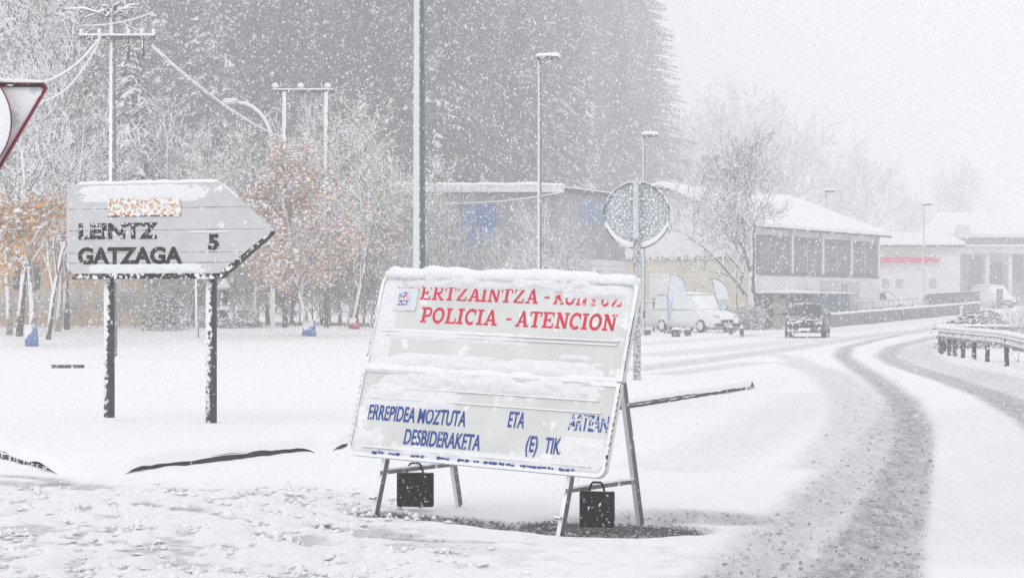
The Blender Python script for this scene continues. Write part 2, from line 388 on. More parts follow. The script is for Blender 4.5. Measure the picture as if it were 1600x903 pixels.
ln = np.clip(fbm(XX * 7, YY * 5, 31, 4) + .45 * fbm(XX * 1.6, YY * 1.4, 37, 2) + .08, -.3, .55)
ZZ = ZZ + lump * (.085 * np.maximum(ln, 0) ** 1.1 + .012 * fbm(XX * 1.6, YY * 1.6, 33)) - .022 * np.clip(gw + aw * .5, 0, 1) * (YY > 8) + .022 * np.maximum(fbm(XX * 9, YY * 6, 61, 4), -.1) * np.clip(gw * 1.4, 0, 1) * (YY > 10) * (YY < 34)
gw = np.clip(gw + lump * (.10 + .55 * sst(.10, -.3, ln)), 0, 1)
def grid_mesh(name, XX, YY, ZZ, mats, attr=None, smooth=True):
    ny, nx = XX.shape
    co = np.stack([XX, YY, ZZ], -1).reshape(-1, 3).astype(np.float32)
    i = np.arange(ny * nx).reshape(ny, nx)
    q = np.stack([i[:-1, :-1], i[:-1, 1:], i[1:, 1:], i[1:, :-1]], -1).reshape(-1, 4)
    me = bpy.data.meshes.new(name); me.vertices.add(len(co)); me.vertices.foreach_set('co', co.ravel())
    me.loops.add(q.size); me.loops.foreach_set('vertex_index', q.ravel().astype(np.int32))
    me.polygons.add(len(q)); me.polygons.foreach_set('loop_start', np.arange(0, q.size, 4, dtype=np.int32))
    me.update(calc_edges=True); me.validate()
    for m in (mats if isinstance(mats, (list, tuple)) else [mats]): me.materials.append(m)
    if attr is not None:
        ca = me.color_attributes.new('bare', 'FLOAT_COLOR', 'POINT')
        c = np.zeros((len(co), 4), np.float32); c[:, 0] = attr[0].ravel(); c[:, 1] = attr[1].ravel(); c[:, 3] = 1
        ca.data.foreach_set('color', c.ravel())
    if smooth: me.shade_smooth()
    return me
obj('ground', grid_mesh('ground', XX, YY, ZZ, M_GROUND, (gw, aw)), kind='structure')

# raised traffic island with its kerb under a snow lip
near = [(-9.2, 30.8), (-7.2, 26.8), (-5.9, 24.0), (-5.07, 22.2), (-4.55, 21.0), (-4.2, 20.4), (-3.95, 20.05), (-3.7, 20.0), (-3.45, 20.3), (-2.1, 23.5), (-.3, 28.0), (1.65, 32.9), (3.3, 37.6), (4.15, 40.2), (4.35, 40.8)]
far = [(-15, 44), (-13.5, 46.5), (-11, 47.5), (-6, 47.2), (0, 46.6), (2.5, 45.2), (4.1, 42.2), (4.45, 41.1)]
def resample(pts, n):
    pts = [Vector((a, b, 0)) for a, b in pts]; L = [0]
    for a, b in zip(pts, pts[1:]): L.append(L[-1] + (b - a).length)
    out = []
    for i in range(n):
        s = L[-1] * i / (n - 1); k = min(max(j for j in range(len(L)) if L[j] <= s + 1e-9), len(pts) - 2)
        out.append(pts[k].lerp(pts[k + 1], (s - L[k]) / (L[k + 1] - L[k])))
    return out
def chaikin(pts, it=2):
    for _ in range(it):
        q = [pts[0]]
        for a, b in zip(pts, pts[1:]):
            q += [(a[0] * .75 + b[0] * .25, a[1] * .75 + b[1] * .25), (a[0] * .25 + b[0] * .75, a[1] * .25 + b[1] * .75)]
        pts = q + [pts[-1]]
    return pts
NS = 460
nA = resample(chaikin(near), NS); fA = resample(chaikin(far), NS)
def kerb_bare(px):    # 1 where the dark kerb face shows
    a = (1 - sst(55, 110, px)) + sst(180, 225, px) * (1 - sst(470, 500, px)) + sst(506, 535, px)
    return np.clip(a, 0, 1)
ts = np.concatenate([[0, .0006, .0012, .0025, .004, .007, .012, .02], np.linspace(.04, .96, 40), [.985, 1.0]])
IX = np.zeros((NS, len(ts))); IY = IX.copy(); IZ = IX.copy()
kb = []
for i in range(NS):
    a, b = nA[i], fA[i]
    px = 800 + F * a.x / a.y
    e = float(kerb_bare(np.array(px))); kb.append(e)
    Ln = (b - a).length
    lip = .03 * float(fbm(np.array(i * .12), np.array(1.), 7, 3))
    for j, t in enumerate(ts):
        w = t * Ln
        out = (-.035 - lip) * e + -.35 * (1 - e)
        p = a + (b - a) * t
        x, y = p.x, p.y
        if j == 0:
            dirv = (b - a).normalized(); x += dirv.x * out; y += dirv.y * out
            IX[i, j], IY[i, j] = x, y
            IZ[i, j] = gz(x, y) - .02 + e * (.075 + .03 * float(fbm(np.array(i * .2), np.array(4.), 9, 3)))
            continue
        h = e * .15 * min(1, (w + .02) / .16) ** .5 + (1 - e) * .15 * min(1, (w + .35) / 1.0)
        h *= min(1, ((1 - t) * Ln + .001) / .25) ** .5
        IX[i, j], IY[i, j] = x, y
        IZ[i, j] = gz(x, y) + max(h, 0) + .012 * float(fbm(np.array(x * .8), np.array(y * .5), 14)) * min(1, w / .5)
isl = obj('traffic_island', grid_mesh('traffic_island', IX, IY, IZ, M_GROUND, (np.zeros(IX.shape), np.zeros(IX.shape))), kind='structure')
kerbmb = MB(); run = []; DRIFT = []
for i in range(NS):
    if kb[i] > .5 and i < NS - 34: run.append(nA[i])
    if (kb[i] <= .5 or i >= NS - 34) and len(run) > 2:
        rings = []
        for k, p in enumerate(run):
            q = run[min(k + 1, len(run) - 1)] - run[max(k - 1, 0)]; q.normalize(); nrm = Vector((-q.y, q.x, 0))
            g0 = gz(p.x, p.y); tp = .02 + .062 * max(0, min(1, k / 26, (len(run) - 1 - k) / 26)) ** .8 + .008 * float(fbm(np.array(k * .31), np.array(2.), 23, 3))
            rings.append([(p.x, p.y, g0 - .1), (p.x, p.y, g0 + tp), (p.x + nrm.x * .13, p.y + nrm.y * .13, g0 + tp), (p.x + nrm.x * .13, p.y + nrm.y * .13, g0 - .1)])
        kerbmb.loft(rings)
        base_ = [Vector((p.x + (b_.y - a_.y) / (b_ - a_).length * .05, p.y - (b_.x - a_.x) / (b_ - a_).length * .05, gz(p.x, p.y) - .02)) for p, a_, b_ in zip(run[1:-1], run[:-2], run[2:])]
        if len(base_) > 4: DRIFT.append(base_)
        run = []
    elif kb[i] <= .5: run = []
part('kerb', kerbmb, M_KERB, isl)
for b_ in DRIFT: part('snow_drift', snow_ridge(MB(), b_, .15, .034, len(b_), step=.04), M_SNOW, isl, True)

# pavement on the far side of the junction
pv = MB(); a = G(1000, 541); b = G(1236, 521); c2 = G(880, 551)
e1 = [c2, a, b, Vector((22, 130, 0)), Vector((36, 168, 0))]; e2 = [Vector((c2.x - 3, 112, 0)), Vector((5.6, 116, 0)), Vector((16.6, 124, 0)), Vector((19, 134, 0)), Vector((33, 172, 0))]
e1 = resample([(p.x, p.y) for p in e1], 60); e2 = resample([(p.x, p.y) for p in e2], 60)
PX = np.zeros((60, 14)); PY = PX.copy(); PZ = PX.copy()
for i in range(60):
    for j in range(14):
        t = 0 if j == 0 else (j - 1) / 12
        p = e1[i].lerp(e2[i], t)
        PX[i, j], PY[i, j] = p.x, p.y; PZ[i, j] = gz(p.x, p.y) + (-.05 if j == 0 else .11 + .05 * float(fbm(np.array(p.x * .6), np.array(p.y * .3), 41)) * min(1, (j - 1) / 2))
obj('pavement', grid_mesh('pavement', PX, PY, PZ, M_GROUND, (np.zeros(PX.shape), np.zeros(PX.shape)), smooth=False), kind='structure')

# ================================================================== BOARD
FONT_CACHE = {}
def text_mesh(name, body, size, xscale, mats, extrude=.0012, bold=0.0):
    cu = bpy.data.curves.new(name, 'FONT'); cu.body = body; cu.size = size; cu.extrude = extrude; cu.offset = bold
    o = bpy.data.objects.new('tmp_text', cu); COL.objects.link(o)
    dg = bpy.context.evaluated_depsgraph_get(); dg.update()
    me = bpy.data.meshes.new_from_object(o.evaluated_get(dg)); bpy.data.objects.remove(o); bpy.data.curves.remove(cu)
    me.name = name
    # text lies in xy facing +z: stand it up facing -y
    me.transform(Matrix.Rotation(R(90), 4, 'X') @ Matrix.Diagonal((xscale, 1, 1, 1)))
    me.materials.clear(); me.materials.append(mats)
    return me
# slab serif capitals drawn as strokes on a unit cell
def arc(cx, cy, rx, ry, a0, a1, n=10): return [(cx + rx * math.cos(R(a0 + (a1 - a0) * i / n)), cy + ry * math.sin(R(a0 + (a1 - a0) * i / n))) for i in range(n + 1)]
W_ = .20; w_ = .11
SLAB = {
 'E': [([(.2, 0), (.2, 1)], W_), ([(0, .05), (.78, .05)], w_), ([(0, .95), (.76, .95)], w_), ([(.2, .5), (.55, .5)], w_), ([(.55, .36), (.55, .64)], .09), ([(.76, 0), (.76, .28)], .09), ([(.74, .72), (.74, 1)], .09)],
 'R': [([(.2, 0), (.2, 1)], W_), ([(0, .05), (.42, .05)], w_), ([(0, .95), (.45, .95)] + arc(.45, .72, .25, .23, 90, -90) + [(.2, .49)], .13), ([(.42, .48), (.72, .05), (.9, .05)], .15)],
 'T': [([(.43, 0), (.43, 1)], W_), ([(.2, .05), (.66, .05)], w_), ([(0, .95), (.86, .95)], w_), ([(.05, .68), (.05, 1)], .09), ([(.81, .68), (.81, 1)], .09)],
 'Z': [([(.12, .05), (.70, .95)], .17), ([(.05, .95), (.76, .95)], w_), ([(.06, .05), (.8, .05)], w_), ([(.1, .7), (.1, 1)], .09), ([(.76, 0), (.76, .3)], .09)],
 'A': [([(.14, .03), (.44, 1)], .13), ([(.44, 1), (.74, .03)], .19), ([(.25, .32), (.65, .32)], w_), ([(-.02, .05), (.32, .05)], w_), ([(.55, .05), (.93, .05)], w_)],
 'I': [([(.22, 0), (.22, 1)], W_), ([(0, .05), (.44, .05)], w_), ([(0, .95), (.44, .95)], w_)],
 'N': [([(.17, 0), (.17, 1)], .13), ([(.17, .98), (.72, .02)], .19), ([(.74, 0), (.74, 1)], .13), ([(0, .05), (.36, .05)], w_), ([(0, .95), (.28, .95)], w_), ([(.56, .95), (.92, .95)], w_)],
 'K': [([(.2, 0), (.2, 1)], W_), ([(0, .05), (.42, .05)], w_), ([(0, .95), (.42, .95)], w_), ([(.25, .4), (.68, .95)], .12), ([(.38, .55), (.74, .05)], .17), ([(.55, .95), (.85, .95)], w_), ([(.58, .05), (.92, .05)], w_)],
 'O': [(arc(.42, .5, .34, .45, 0, 360, 20), .17)],
 'U': [([(.2, 1), (.2, .35)] + arc(.45, .35, .25, .3, 180, 360) + [(.7, 1)], .15), ([(0, .95), (.4, .95)], w_), ([(.54, .95), (.88, .95)], w_)],
 'P': [([(.2, 0), (.2, 1)], W_), ([(0, .05), (.45, .05)], w_), ([(0, .95), (.45, .95)] + arc(.45, .70, .25, .25, 90, -90) + [(.2, .45)], .14)],
 'L': [([(.2, 0), (.2, 1)], W_), ([(0, .05), (.74, .05)], w_), ([(0, .95), (.42, .95)], w_), ([(.72, 0), (.72, .34)], .09)],
 'C': [(arc(.44, .5, .34, .45, 55, 305, 16), .17), ([(.70, .64), (.70, 1)], .09)],
 '-': [([(.12, .45), (.48, .45)], .12)],
}
ADV = {'I': .54, '-': .62, 'N': .98, 'L': .84, 'P': .84, 'C': .86}
def slab_text(body, h, width_total, z_of=None):
    mb = MB(); x = 0; items = []
    for ch in body:
        if ch == ' ': x += .38; continue
        items.append((ch, x)); x += ADV.get(ch, .95)
    k = width_total / (x - .05)
    lay = 0
    for ch, x0 in items:
        for pts, th in SLAB[ch]:
            P2 = [((x0 + a) * k, b * h) for a, b in pts]; t2 = th * h * 1.12
            for (ax, az), (bx, bz) in zip(P2, P2[1:]):
                L = math.hypot(bx - ax, bz - az)
                if L < 1e-6: continue
                nx, nz = -(bz - az) / L * t2 / 2, (bx - ax) / L * t2 / 2
                ext = .15 * t2 if len(P2) > 2 else 0
                ex, ez = (bx - ax) / L * ext, (bz - az) / L * ext
                lay = (lay + 1) % 7; yy = -.0006 - .00012 * lay
                q = [(ax - ex + nx, az - ez + nz), (ax - ex - nx, az - ez - nz), (bx + ex - nx, bz + ez - nz), (bx + ex + nx, bz + ez + nz)]
                mb.add([(a, yy, b) for a, b in q] + [(a, 0.0, b) for a, b in q], [(0, 1, 2, 3), (0, 4, 5, 1), (1, 5, 6, 2), (2, 6, 7, 3), (3, 7, 4, 0)])
    return mb

BW, BA, BH, BB = 2.3586, .5099, 1.7665, .4078
brd = thing('police_board', 'large grey-white police notice board on A-frame legs, red and blue wording, thick snow on top', 'sign',
            (-.0419, 16.4195, .0117), rot=(R(.857), R(1.626), R(-37.474)))
brd.rotation_mode = 'XYZ'
lean = math.atan2(BA, BH)
fl = (BH - BB) / math.cos(lean)      # length of the face
# frame of the face: origin bottom centre, local z up the face, y = inwards normal
def rrect(x0, z0, x1, z1, r, n=6):
    pts = []; rb, rt = r if isinstance(r, tuple) else (r, r)
    for cx, cz, a in ((x1 - rb, z0 + rb, -90), (x1 - rt, z1 - rt, 0), (x0 + rt, z1 - rt, 90), (x0 + rb, z0 + rb, 180)):
        r = rb if a in (-90, 180) else rt
        for i in range(n + 1):
            t = R(a + 90 * i / n); pts.append((cx + r * math.cos(t), cz + r * math.sin(t)))
    return pts
bf = Matrix.Translation((0, -BA * (1 - BB / BH) - .03, BB)) @ Matrix.Rotation(-lean, 4, 'X')
def face_part(name, me, parent=brd, off=(0, 0, 0), **kw):
    o = obj(name, me, parent, **kw); o.matrix_local = bf @ Matrix.Translation(off); return o
split = fl * .478
def panel_mesh(z0, z1, r):
    mb = MB(); mb.prism(rrect(-BW / 2, z0, BW / 2, z1, r), 0, .035); return mb
o_up = face_part('upper_panel', panel_mesh(split + .006, fl, (.012, .09)).mesh('upper_panel', M_BOARD))
o_lo = face_part('lower_panel', panel_mesh(0, split - .006, (.07, .012)).mesh('lower_panel', M_BOARD), off=(0, -.015, 0))
def sub(name, me, parent, off):
    o = obj(name, me, parent); o.location = off; return o
# raised rims and ribs
def rim_mesh(z0, z1, r, w=.028, d_=.012):
    a = rrect(-BW / 2, z0, BW / 2, z1, r); b = rrect(-BW / 2 + w, z0 + w, BW / 2 - w, z1 - w, tuple(max(.008, q - w) for q in r)); n = len(a); mb = MB()
    vs = [(u, -d_, v) for u, v in a] + [(u, -d_, v) for u, v in b] + [(u, .004, v) for u, v in a] + [(u, .004, v) for u, v in b]
    fs = []
    for i in range(n):
        j = (i + 1) % n
        fs += [(i, j, j + n, i + n), (i + n, j + n, j + 3 * n, i + 3 * n), (i + 2 * n, j + 2 * n, j, i)]
    mb.add(vs, fs); return mb
M_RIM = mat('pale_frame_edge', (.55, .56, .57), .5, snow=-.35, sscale=9, amp=1.0, sdir=(-.2, -.5, .8))
sub('frame_rim', rim_mesh(split + .006, fl, (.012, .09)).mesh('frame_rim', M_RIM), o_up, (0, 0, 0))
sub('frame_rim', rim_mesh(0, split - .006, (.07, .012)).mesh('frame_rim', M_RIM), o_lo, (0, 0, 0))
def rib(parent, z, x0, x1, w=.012):
    mb = MB().box((x0 + x1) / 2, -.006, z, x1 - x0, .016, w); sub('rib', mb.mesh('rib', M_RIM), parent, (0, 0, 0))
fh = fl
for z, x0, x1 in ((.685, -1.10, 1.1), (.665, -1.08, 1.08)): rib(o_up, fh * z, x0, x1, .009)
for z, x0, x1 in ((.378, -1.05, 1.02), (.318, -1.06, 1.06)): rib(o_lo, fh * z, x0, x1, .009)
for z, x0, x1 in ((.052, -1.05, 1.05),): rib(o_lo, fh * z, x0, x1, .01)
# dark perforated strips down both sides and blue strip of print along the foot
for sx in (-1, 1):
    for pr, z0, z1, k in ((o_up, split + .1, fl - .28, 13), (o_lo, .1, split - .06, 12)):
        mb = MB()
        for i in range(k):
            z = z0 + (z1 - z0) * i / (k - 1); mb.box(sx * (BW / 2 - .004), -.010, z, .014, .012, .022 + .01 * math.sin(i * 2.3))
        sub('side_slot', mb.mesh('side_slot', M_EDGE), pr, (0, 0, 0))['kind'] = 'stuff'
mb = MB(); rnd = random.Random(3); x = -.92
while x < 1.03:
    w = .01 + .03 * rnd.random()
    if rnd.random() < .8: mb.box(x, -.0135, .03 + .006 * rnd.random(), w, .002, .012 + .012 * rnd.random())
    x += w + .008
sub('blue_trim', mb.mesh('blue_trim', M_BLUE), o_lo, (0, 0, 0))['kind'] = 'stuff'
# wording
def word_slab(body, x, zz, h, w, m, parent):
    sub('lettering', slab_text(body, h, w).mesh('lettering', m), parent, (x, -.001, zz))
XB = BW
word_slab('ERTZAINTZA', -.78, fh * .862, .105, 1.10, M_RED, o_up)
word_slab('-', .36, fh * .862, .105, .07, M_RED, o_up)
word_slab('KONTUZ', .46, fh * .862, .105, .60, M_REDH, o_up)
word_slab('POLICIA', -.735, fh * .738, .115, .72, M_RED, o_up)
word_slab('-', .055, fh * .738, .115, .07, M_RED, o_up)
word_slab('ATENCION', .16, fh * .738, .115, .88, M_RED, o_up)
def word(body, x, zz, size, xs, m, parent=o_lo, bold=.003):
    sub('lettering', text_mesh('lettering', body, size, xs, m, bold=bold), parent, (x, -.002, zz))
word('ERREPIDEA MOZTUTA', -1.05, fh * .200, .160, .585, M_BLUE)
word('ETA', .265, fh * .216, .160, .52, M_BLUE)
word('ARTEAN', .80, fh * .226, .160, .55, M_BLUEH)
word('DESBIDERAKETA', -.66, fh * .084, .160, .60, M_BLUE)
word('(E)', .46, fh * .100, .160, .60, M_BLUE); word('TIK.', .63, fh * .100, .160, .54, M_BLUE)
# crest on its plate: a blue ring of flaps round a small red heart
pl = MB().prism(rrect(-1.06, fh * .795, -.80, fh * .925, .01), -.004, .004)
opl = sub('crest_plate', pl.mesh('crest_plate', mat('crest_plate', (.72, .73, .75), .4, var=.03)), o_up, (0, 0, 0))
edge = MB()
for x0, z0, x1, z1 in ((-1.06, .795, -1.055, .925), (-.805, .795, -.80, .925), (-1.06, .795, -.80, .798), (-1.06, .922, -.80, .925)):
    edge.box((x0 + x1) / 2, -.006, fh * (z0 + z1) / 2, x1 - x0, .003, fh * (z1 - z0) if z1 - z0 > .01 else .004)
sub('plate_edge', edge.mesh('plate_edge', mat('plate_edge', (.2, .2, .22), .6, snow=-.7, sscale=20, amp=1.4)), opl, (0, 0, 0))['kind'] = 'stuff'
cr = MB(); cx, cz = -.93, fh * .862
for i in range(9):
    a = R(-20 + 220 * i / 8); rx, rz = .052, .042
    cr.prism([(cx + rx * math.cos(a) + .013 * math.cos(t), cz + rz * math.sin(a) + .012 * math.sin(t)) for t in [R(60 * k) for k in range(6)]], -.007, -.003)
for dx in (-.026, .0, .026): cr.box(cx + dx, -.0055, cz - .03, .018, .004, .03)
cr.prism([(cx - .055, cz - .05), (cx + .055, cz - .05), (cx + .04, cz - .036), (cx - .04, cz - .036)], -.0075, -.003)
sub('crest', cr.mesh('crest', mat('crest_blue', (.05, .05, .42), .5, snow=-.8, sscale=60, amp=1.2, sdir=(0, -.9, .3))), opl, (0, 0, 0))
cr = MB().prism([(cx - .022, cz + .005), (cx, cz - .022), (cx + .022, cz + .005), (cx + .02, cz + .028), (cx, cz + .036), (cx - .02, cz + .028)], -.008, -.003)
sub('crest', cr.mesh('crest', mat('crest_red', (.6, .08, .1), .5, snow=-.8, sscale=60, amp=1.2, sdir=(0, -.9, .3))), opl, (0, 0, 0))
# snow packed on the board
def blob_patch(mb, x0, z0, x1, z1, th, seed, nx=None, nz=14, mask=None, y0=-.004):
    """uneven sheet of wind-packed snow stuck on the face"""
    nx = nx or max(8, int((x1 - x0) / .022))
    vs = []
    for j in range(nz + 1):
        for i in range(nx + 1):
            u, v = i / nx, j / nz; x = x0 + (x1 - x0) * u; z = z0 + (z1 - z0) * v
            e = min(1, 5 * u, 5 * (1 - u)) * math.sin(math.pi * min(1, max(0, v))) ** .6 if 0 < v < 1 else 0
            n = float(fbm(np.array(x * 6. + seed), np.array(z * 14.), seed)); n2 = float(fbm(np.array(x * 22.), np.array(z * 40. + seed), seed + 9))
            y = th * (e * (1 + n * 1.1) - .38 + n2 * .35) if e > 0 else -.004
            vs.append((x, y0 - y, z))
    fs = [(j * (nx + 1) + i, j * (nx + 1) + i + 1, (j + 1) * (nx + 1) + i + 1, (j + 1) * (nx + 1) + i) for j in range(nz) for i in range(nx)]
    mb.add(vs, fs); return mb
sn = MB()
blob_patch(sn, -1.17, fh * .925, 1.17, fh * 1.015, .035, 3, y0=-.003)
sub('snow', sn.mesh('snow', M_SNOWB, True, fix=False), o_up, (0, 0, 0))
sn = MB(); blob_patch(sn, -1.14, split - .0, 1.12, split + .13, .025, 5); sub('snow', sn.mesh('snow', M_SNOWB, True, fix=False), o_up, (0, 0, 0))
sn = MB(); blob_patch(sn, .50, fh * .895, 1.16, fh * .98, .03, 8); sub('snow', sn.mesh('snow', M_SNOWB, True, fix=False), o_up, (0, 0, 0))
sn = MB(); blob_patch(sn, -1.12, fh * .64, .3, fh * .70, .012, 11); sub('snow', sn.mesh('snow', M_SNOWB, True, fix=False), o_up, (0, 0, 0))
sn = MB(); blob_patch(sn, .60, fh * .575, .86, fh * .605, .022, 12, nz=8); sub('snow', sn.mesh('snow', M_SNOWB, True, fix=False), o_up, (0, 0, 0))
sn = MB(); blob_patch(sn, -1.16, fh * .375, 1.14, split + .012, .034, 15, y0=-.002); sub('snow', sn.mesh('snow', M_SNOWB, True, fix=False), o_lo, (0, 0, 0))
sn = MB(); blob_patch(sn, -1.12, fh * .27, -.2, fh * .40, .016, 18); sub('snow', sn.mesh('snow', M_SNOWB, True, fix=False), o_lo, (0, 0, 0))
sn = MB(); blob_patch(sn, -1.15, fh * .03, -.86, fh * .16, .022, 21); sub('snow', sn.mesh('snow', M_SNOWB, True, fix=False), o_lo, (0, 0, 0))
sn = MB(); blob_patch(sn, -.9, fh * .018, .95, fh * .075, .018, 25, nz=8); sub('snow', sn.mesh('snow', M_SNOWB, True, fix=False), o_lo, (0, 0, 0))
sn = MB(); blob_patch(sn, .75, fh * .03, 1.15, fh * .19, .02, 28); sub('snow', sn.mesh('snow', M_SNOWB, True, fix=False), o_lo, (0, 0, 0))
sn = MB(); blob_patch(sn, -1.17, fh * .45, -.98, fh * .98, .016, 31, nz=30); sub('snow', sn.mesh('snow', M_SNOWB, True, fix=False), o_up, (0, 0, 0))
topw = bf @ Vector((0, .018, fl - .004))
sr = MB(); snow_ridge(sr, [(-BW / 2 + .04, topw.y, topw.z - .012), (BW / 2 - .04, topw.y, topw.z - .012)], .10, .075, 2, over=.015)
part('snow_ridge', sr, M_SNOW, brd, True)
mz = bf @ Vector((0, 0, split))
sr = MB(); snow_ridge(sr, [(-BW / 2 + .02, mz.y - .012, mz.z - .012), (BW / 2 - .25, mz.y - .012, mz.z - .012)], .05, .03, 5, over=.004)
part('snow_ridge', sr, M_SNOW, brd, True)
# legs
M_LEG = mat('galvanised_leg', (.16, .165, .175), .5, .3, snow=-.12, sscale=13, amp=.85, sdir=(-.6, -.7, .3))
for sx, ins in ((-1, .3257), (1, .3374)):
    x = sx * (BW / 2 - ins)
    def legbar(p, q, w=.05, d2=.035, name='leg'):
        p, q = Vector(p), Vector(q); t = q - p; L = t.length
        mb = MB().box(0, 0, L / 2, w, d2, L)
        o = part(name, mb, M_LEG, brd); o.matrix_local = Matrix.Translation(p) @ t.to_track_quat('Z', 'X').to_matrix().to_4x4(); return o
    legbar((x, -BA + .02, -.03), (x, .03, BH - .02), name='leg'); legbar((x, BA, -.03), (x, .075, BH - .02), name='leg')
    zb = .30
    legbar((x, -BA * (1 - zb / BH) - .02, zb - .0), (x, BA * (1 - zb / BH) + .02, zb + .0), .03, .028, 'crossbar')
    sr = MB(); yk = -BA
    snow_ridge(sr, [(x, -BA * (1 - zb / BH) + .03, zb + .013), (x, BA * (1 - zb / BH) - .05, zb + .013)], .03, .012, 4)
    part('snow_strip', sr, M_SNOW, brd, True)
    hub = MB().tube([(x - .03, -BA - .0, .12), (x + .03, -BA + .0, .12)], .012); part('bolt', hub, M_GALV, brd)
bpy.context.view_layer.update()
# bags on the crossbars
def bag(px, py, wpx, hpx, Y, label, rz):
    p = P(px, py, Y); w = wpx / F * Y; h = hpx / F * Y
    t = thing('ballast_bag', label, 'bag', p, rz, 'ballast bags hanging under the police board')
    mb = MB(); n = 5; rings = []
    for k, (s, yy) in enumerate(((.93, -.036), (1, -.026), (1, .026), (.93, .036))):
        rings.append([(x * s, yy, -h / 2 + (z + h / 2) * (.5 + s / 2)) for x, z in rrect(-w / 2, -h, w / 2, 0, .012, 3)])
    mb.loft(rings); part('body', mb, M_BAG, t)
    mb = MB(); hx = w * .19; hh = w * .26
    pts = [(-hx * 1.25, -.01, -.01), (-hx * .85, -.01, hh * .8), (-hx * .6, -.01, hh), (hx * .6, -.01, hh), (hx * .85, -.01, hh * .8), (hx * 1.25, -.01, -.01)]
    mb.tube(pts, .0085, 6); part('handle', mb, M_BLACK, t)
    mb = MB().box(0, -.031, -.05, w * .9, .008, .02); part('flap_seam', mb, M_BLACK, t)
    mb = MB(); snow_ridge(mb, [(-w * .47, 0, -.004), (w * .47, 0, -.004)], .05, .008, 7); part('snow_strip', mb, M_SNOW, t, True)
bag(649, 738, 57, 53, 16.95, 'black square bag hanging from the left crossbar of the police board', R(-8))
bag(933, 767, 54, 56, 15.75, 'black square bag hanging from the right crossbar of the police board', R(-14))

# ================================================================== DIRECTION SIGN
p1 = G(163, 657, .14); p2 = G(323, 668, .14)
dyaw = math.atan2(-.53, 1.45)
Ym = 26.6; c0 = P(243, 430, Ym)
ds = thing('direction_sign', 'snow-plastered arrow direction sign reading LEINTZ GATZAGA 5 on two round posts', 'sign', (c0.x, c0.y, 0), dyaw, None)
sc = Ym / F / math.cos(dyaw) ; vz = Ym / F
Z0 = c0.z; HZ_ = 143 * vz
def lx(px): # local x along the sign at pixel px
    # solve intersection of the pixel ray with the sign plane
    tx = (px - 800) / F
    t = (tx * c0.y - c0.x) / (math.cos(dyaw) - tx * math.sin(dyaw))
    return t
xl, xr, xt = lx(108), lx(345), lx(427); zt = Z0 + HZ_; zm = Z0 + (430 - 362) * vz
arrow = [(xl + .10, Z0), (xr, Z0), (xt, zm - .012), (xt, zm + .012), (xr, zt), (xl + .10, zt), (xl + .02, zt - .08), (xl, zt - .16), (xl, Z0 + .16), (xl + .02, Z0 + .08)]
# five stacked extruded planks form the face: clip the arrow into bands
def clip_band(poly, z0, z1):
    def cut(pts, zc, keep_above):
        out = []
        for a, b in zip(pts, pts[1:] + pts[:1]):
            ina = a[1] >= zc if keep_above else a[1] <= zc; inb = b[1] >= zc if keep_above else b[1] <= zc
            if ina: out.append(a)
            if ina != inb:
                t = (zc - a[1]) / (b[1] - a[1]); out.append((a[0] + (b[0] - a[0]) * t, zc))
        return out
    return cut(cut(poly, z0, True), z1, False)
levels = [Z0, Z0 + HZ_ * .135, Z0 + HZ_ * .245, Z0 + HZ_ * .49, Z0 + HZ_ * .73, zt]
for k in range(5):
    poly = clip_band(arrow, levels[k] + (.004 if k else 0), levels[k + 1] - .004)
    mb = MB().prism(poly, -.045 - .002 * (k % 2), .03); part('sign_plank', mb, M_DIRB, ds)
mb = MB()   # dark flange under and behind the face
cxm = (xl + xr) / 2
big = [(x, z) for x, z in arrow]
outer = [(xl + .07, Z0 - .045), (xr - .02, Z0 - .045), (xr + .03, Z0 - .03), (xt - .02, zm - .05), (xt + .0, zm - .01), (xr, Z0 + .02), (xl + .1, Z0 + .02)]
mb.prism(outer, -.05, .07); part('edge_flange', mb, M_EDGE, ds)
mb = MB().prism([(xl - .012, Z0 + .1), (xl + .02, Z0 + .06), (xl + .02, zt - .1), (xl - .012, zt - .14)], -.03, .05); part('edge_flange', mb, mat('edge_mottled', (.02, .02, .022), .6, snow=-.1, sscale=14, amp=1.6), ds)
def dtext(body, px, py, hpx, xsc, m, bold=.006):
    me = text_mesh('lettering', body, hpx * vz / .70, xsc, m, extrude=.002, bold=bold + .005)
    o = obj('lettering', me, ds); o.location = (lx(px), -.0495, c0.z + (430 - py) * vz); return o
dtext('LEINTZ', 125, 372, 23, 1.30, M_INKH)
dtext('GATZAGA', 125, 411, 24, 1.13, M_INK)
dtext('5', 328, 390, 22, 1.25, M_INK)
# orange field, its wording hidden by snow
z_ = lambda py: c0.z + (430 - py) * vz
mb = MB().prism([(lx(172), z_(337)), (lx(286), z_(337)), (lx(286), z_(310)), (lx(172), z_(310))], -.053, -.045); oo = part('orange_field', mb, M_ORANGE, ds)
mb = MB().box((lx(172) + lx(286)) / 2, -.054, z_(337.5), lx(286) - lx(172), .006, .014); part('field_edge', mb, M_EDGE, ds)
mb = MB(); rnd = random.Random(5)
for i in range(12):
    x = lx(174 + i * 9.3); zz = z_(325)
    for s in (0, 1):
        mb.add([(x + .002, -.0545, zz - .004), (x + .035, -.0545, zz + .03 * (1 - s) + .0), (x + .035, -.0545, zz + .03 * (1 - s) + .016), (x + .002, -.0545, zz + .012)] if s == 0 else
               [(x + .035, -.0547, zz + .03), (x + .068, -.0547, zz - .004), (x + .068, -.0547, zz + .012), (x + .035, -.0547, zz + .046)], [(0, 1, 2, 3)])
part('field_marks', mb, mat('brown_marks', (.12, .03, .01), .6, snow=-.6, sscale=24, amp=1.6, sdir=(0, -.9, .3)), ds, fix=False, kind='stuff')
mb = MB()
for a, b, zc in ((300, 365, 362), (362, 414, 362)): pass
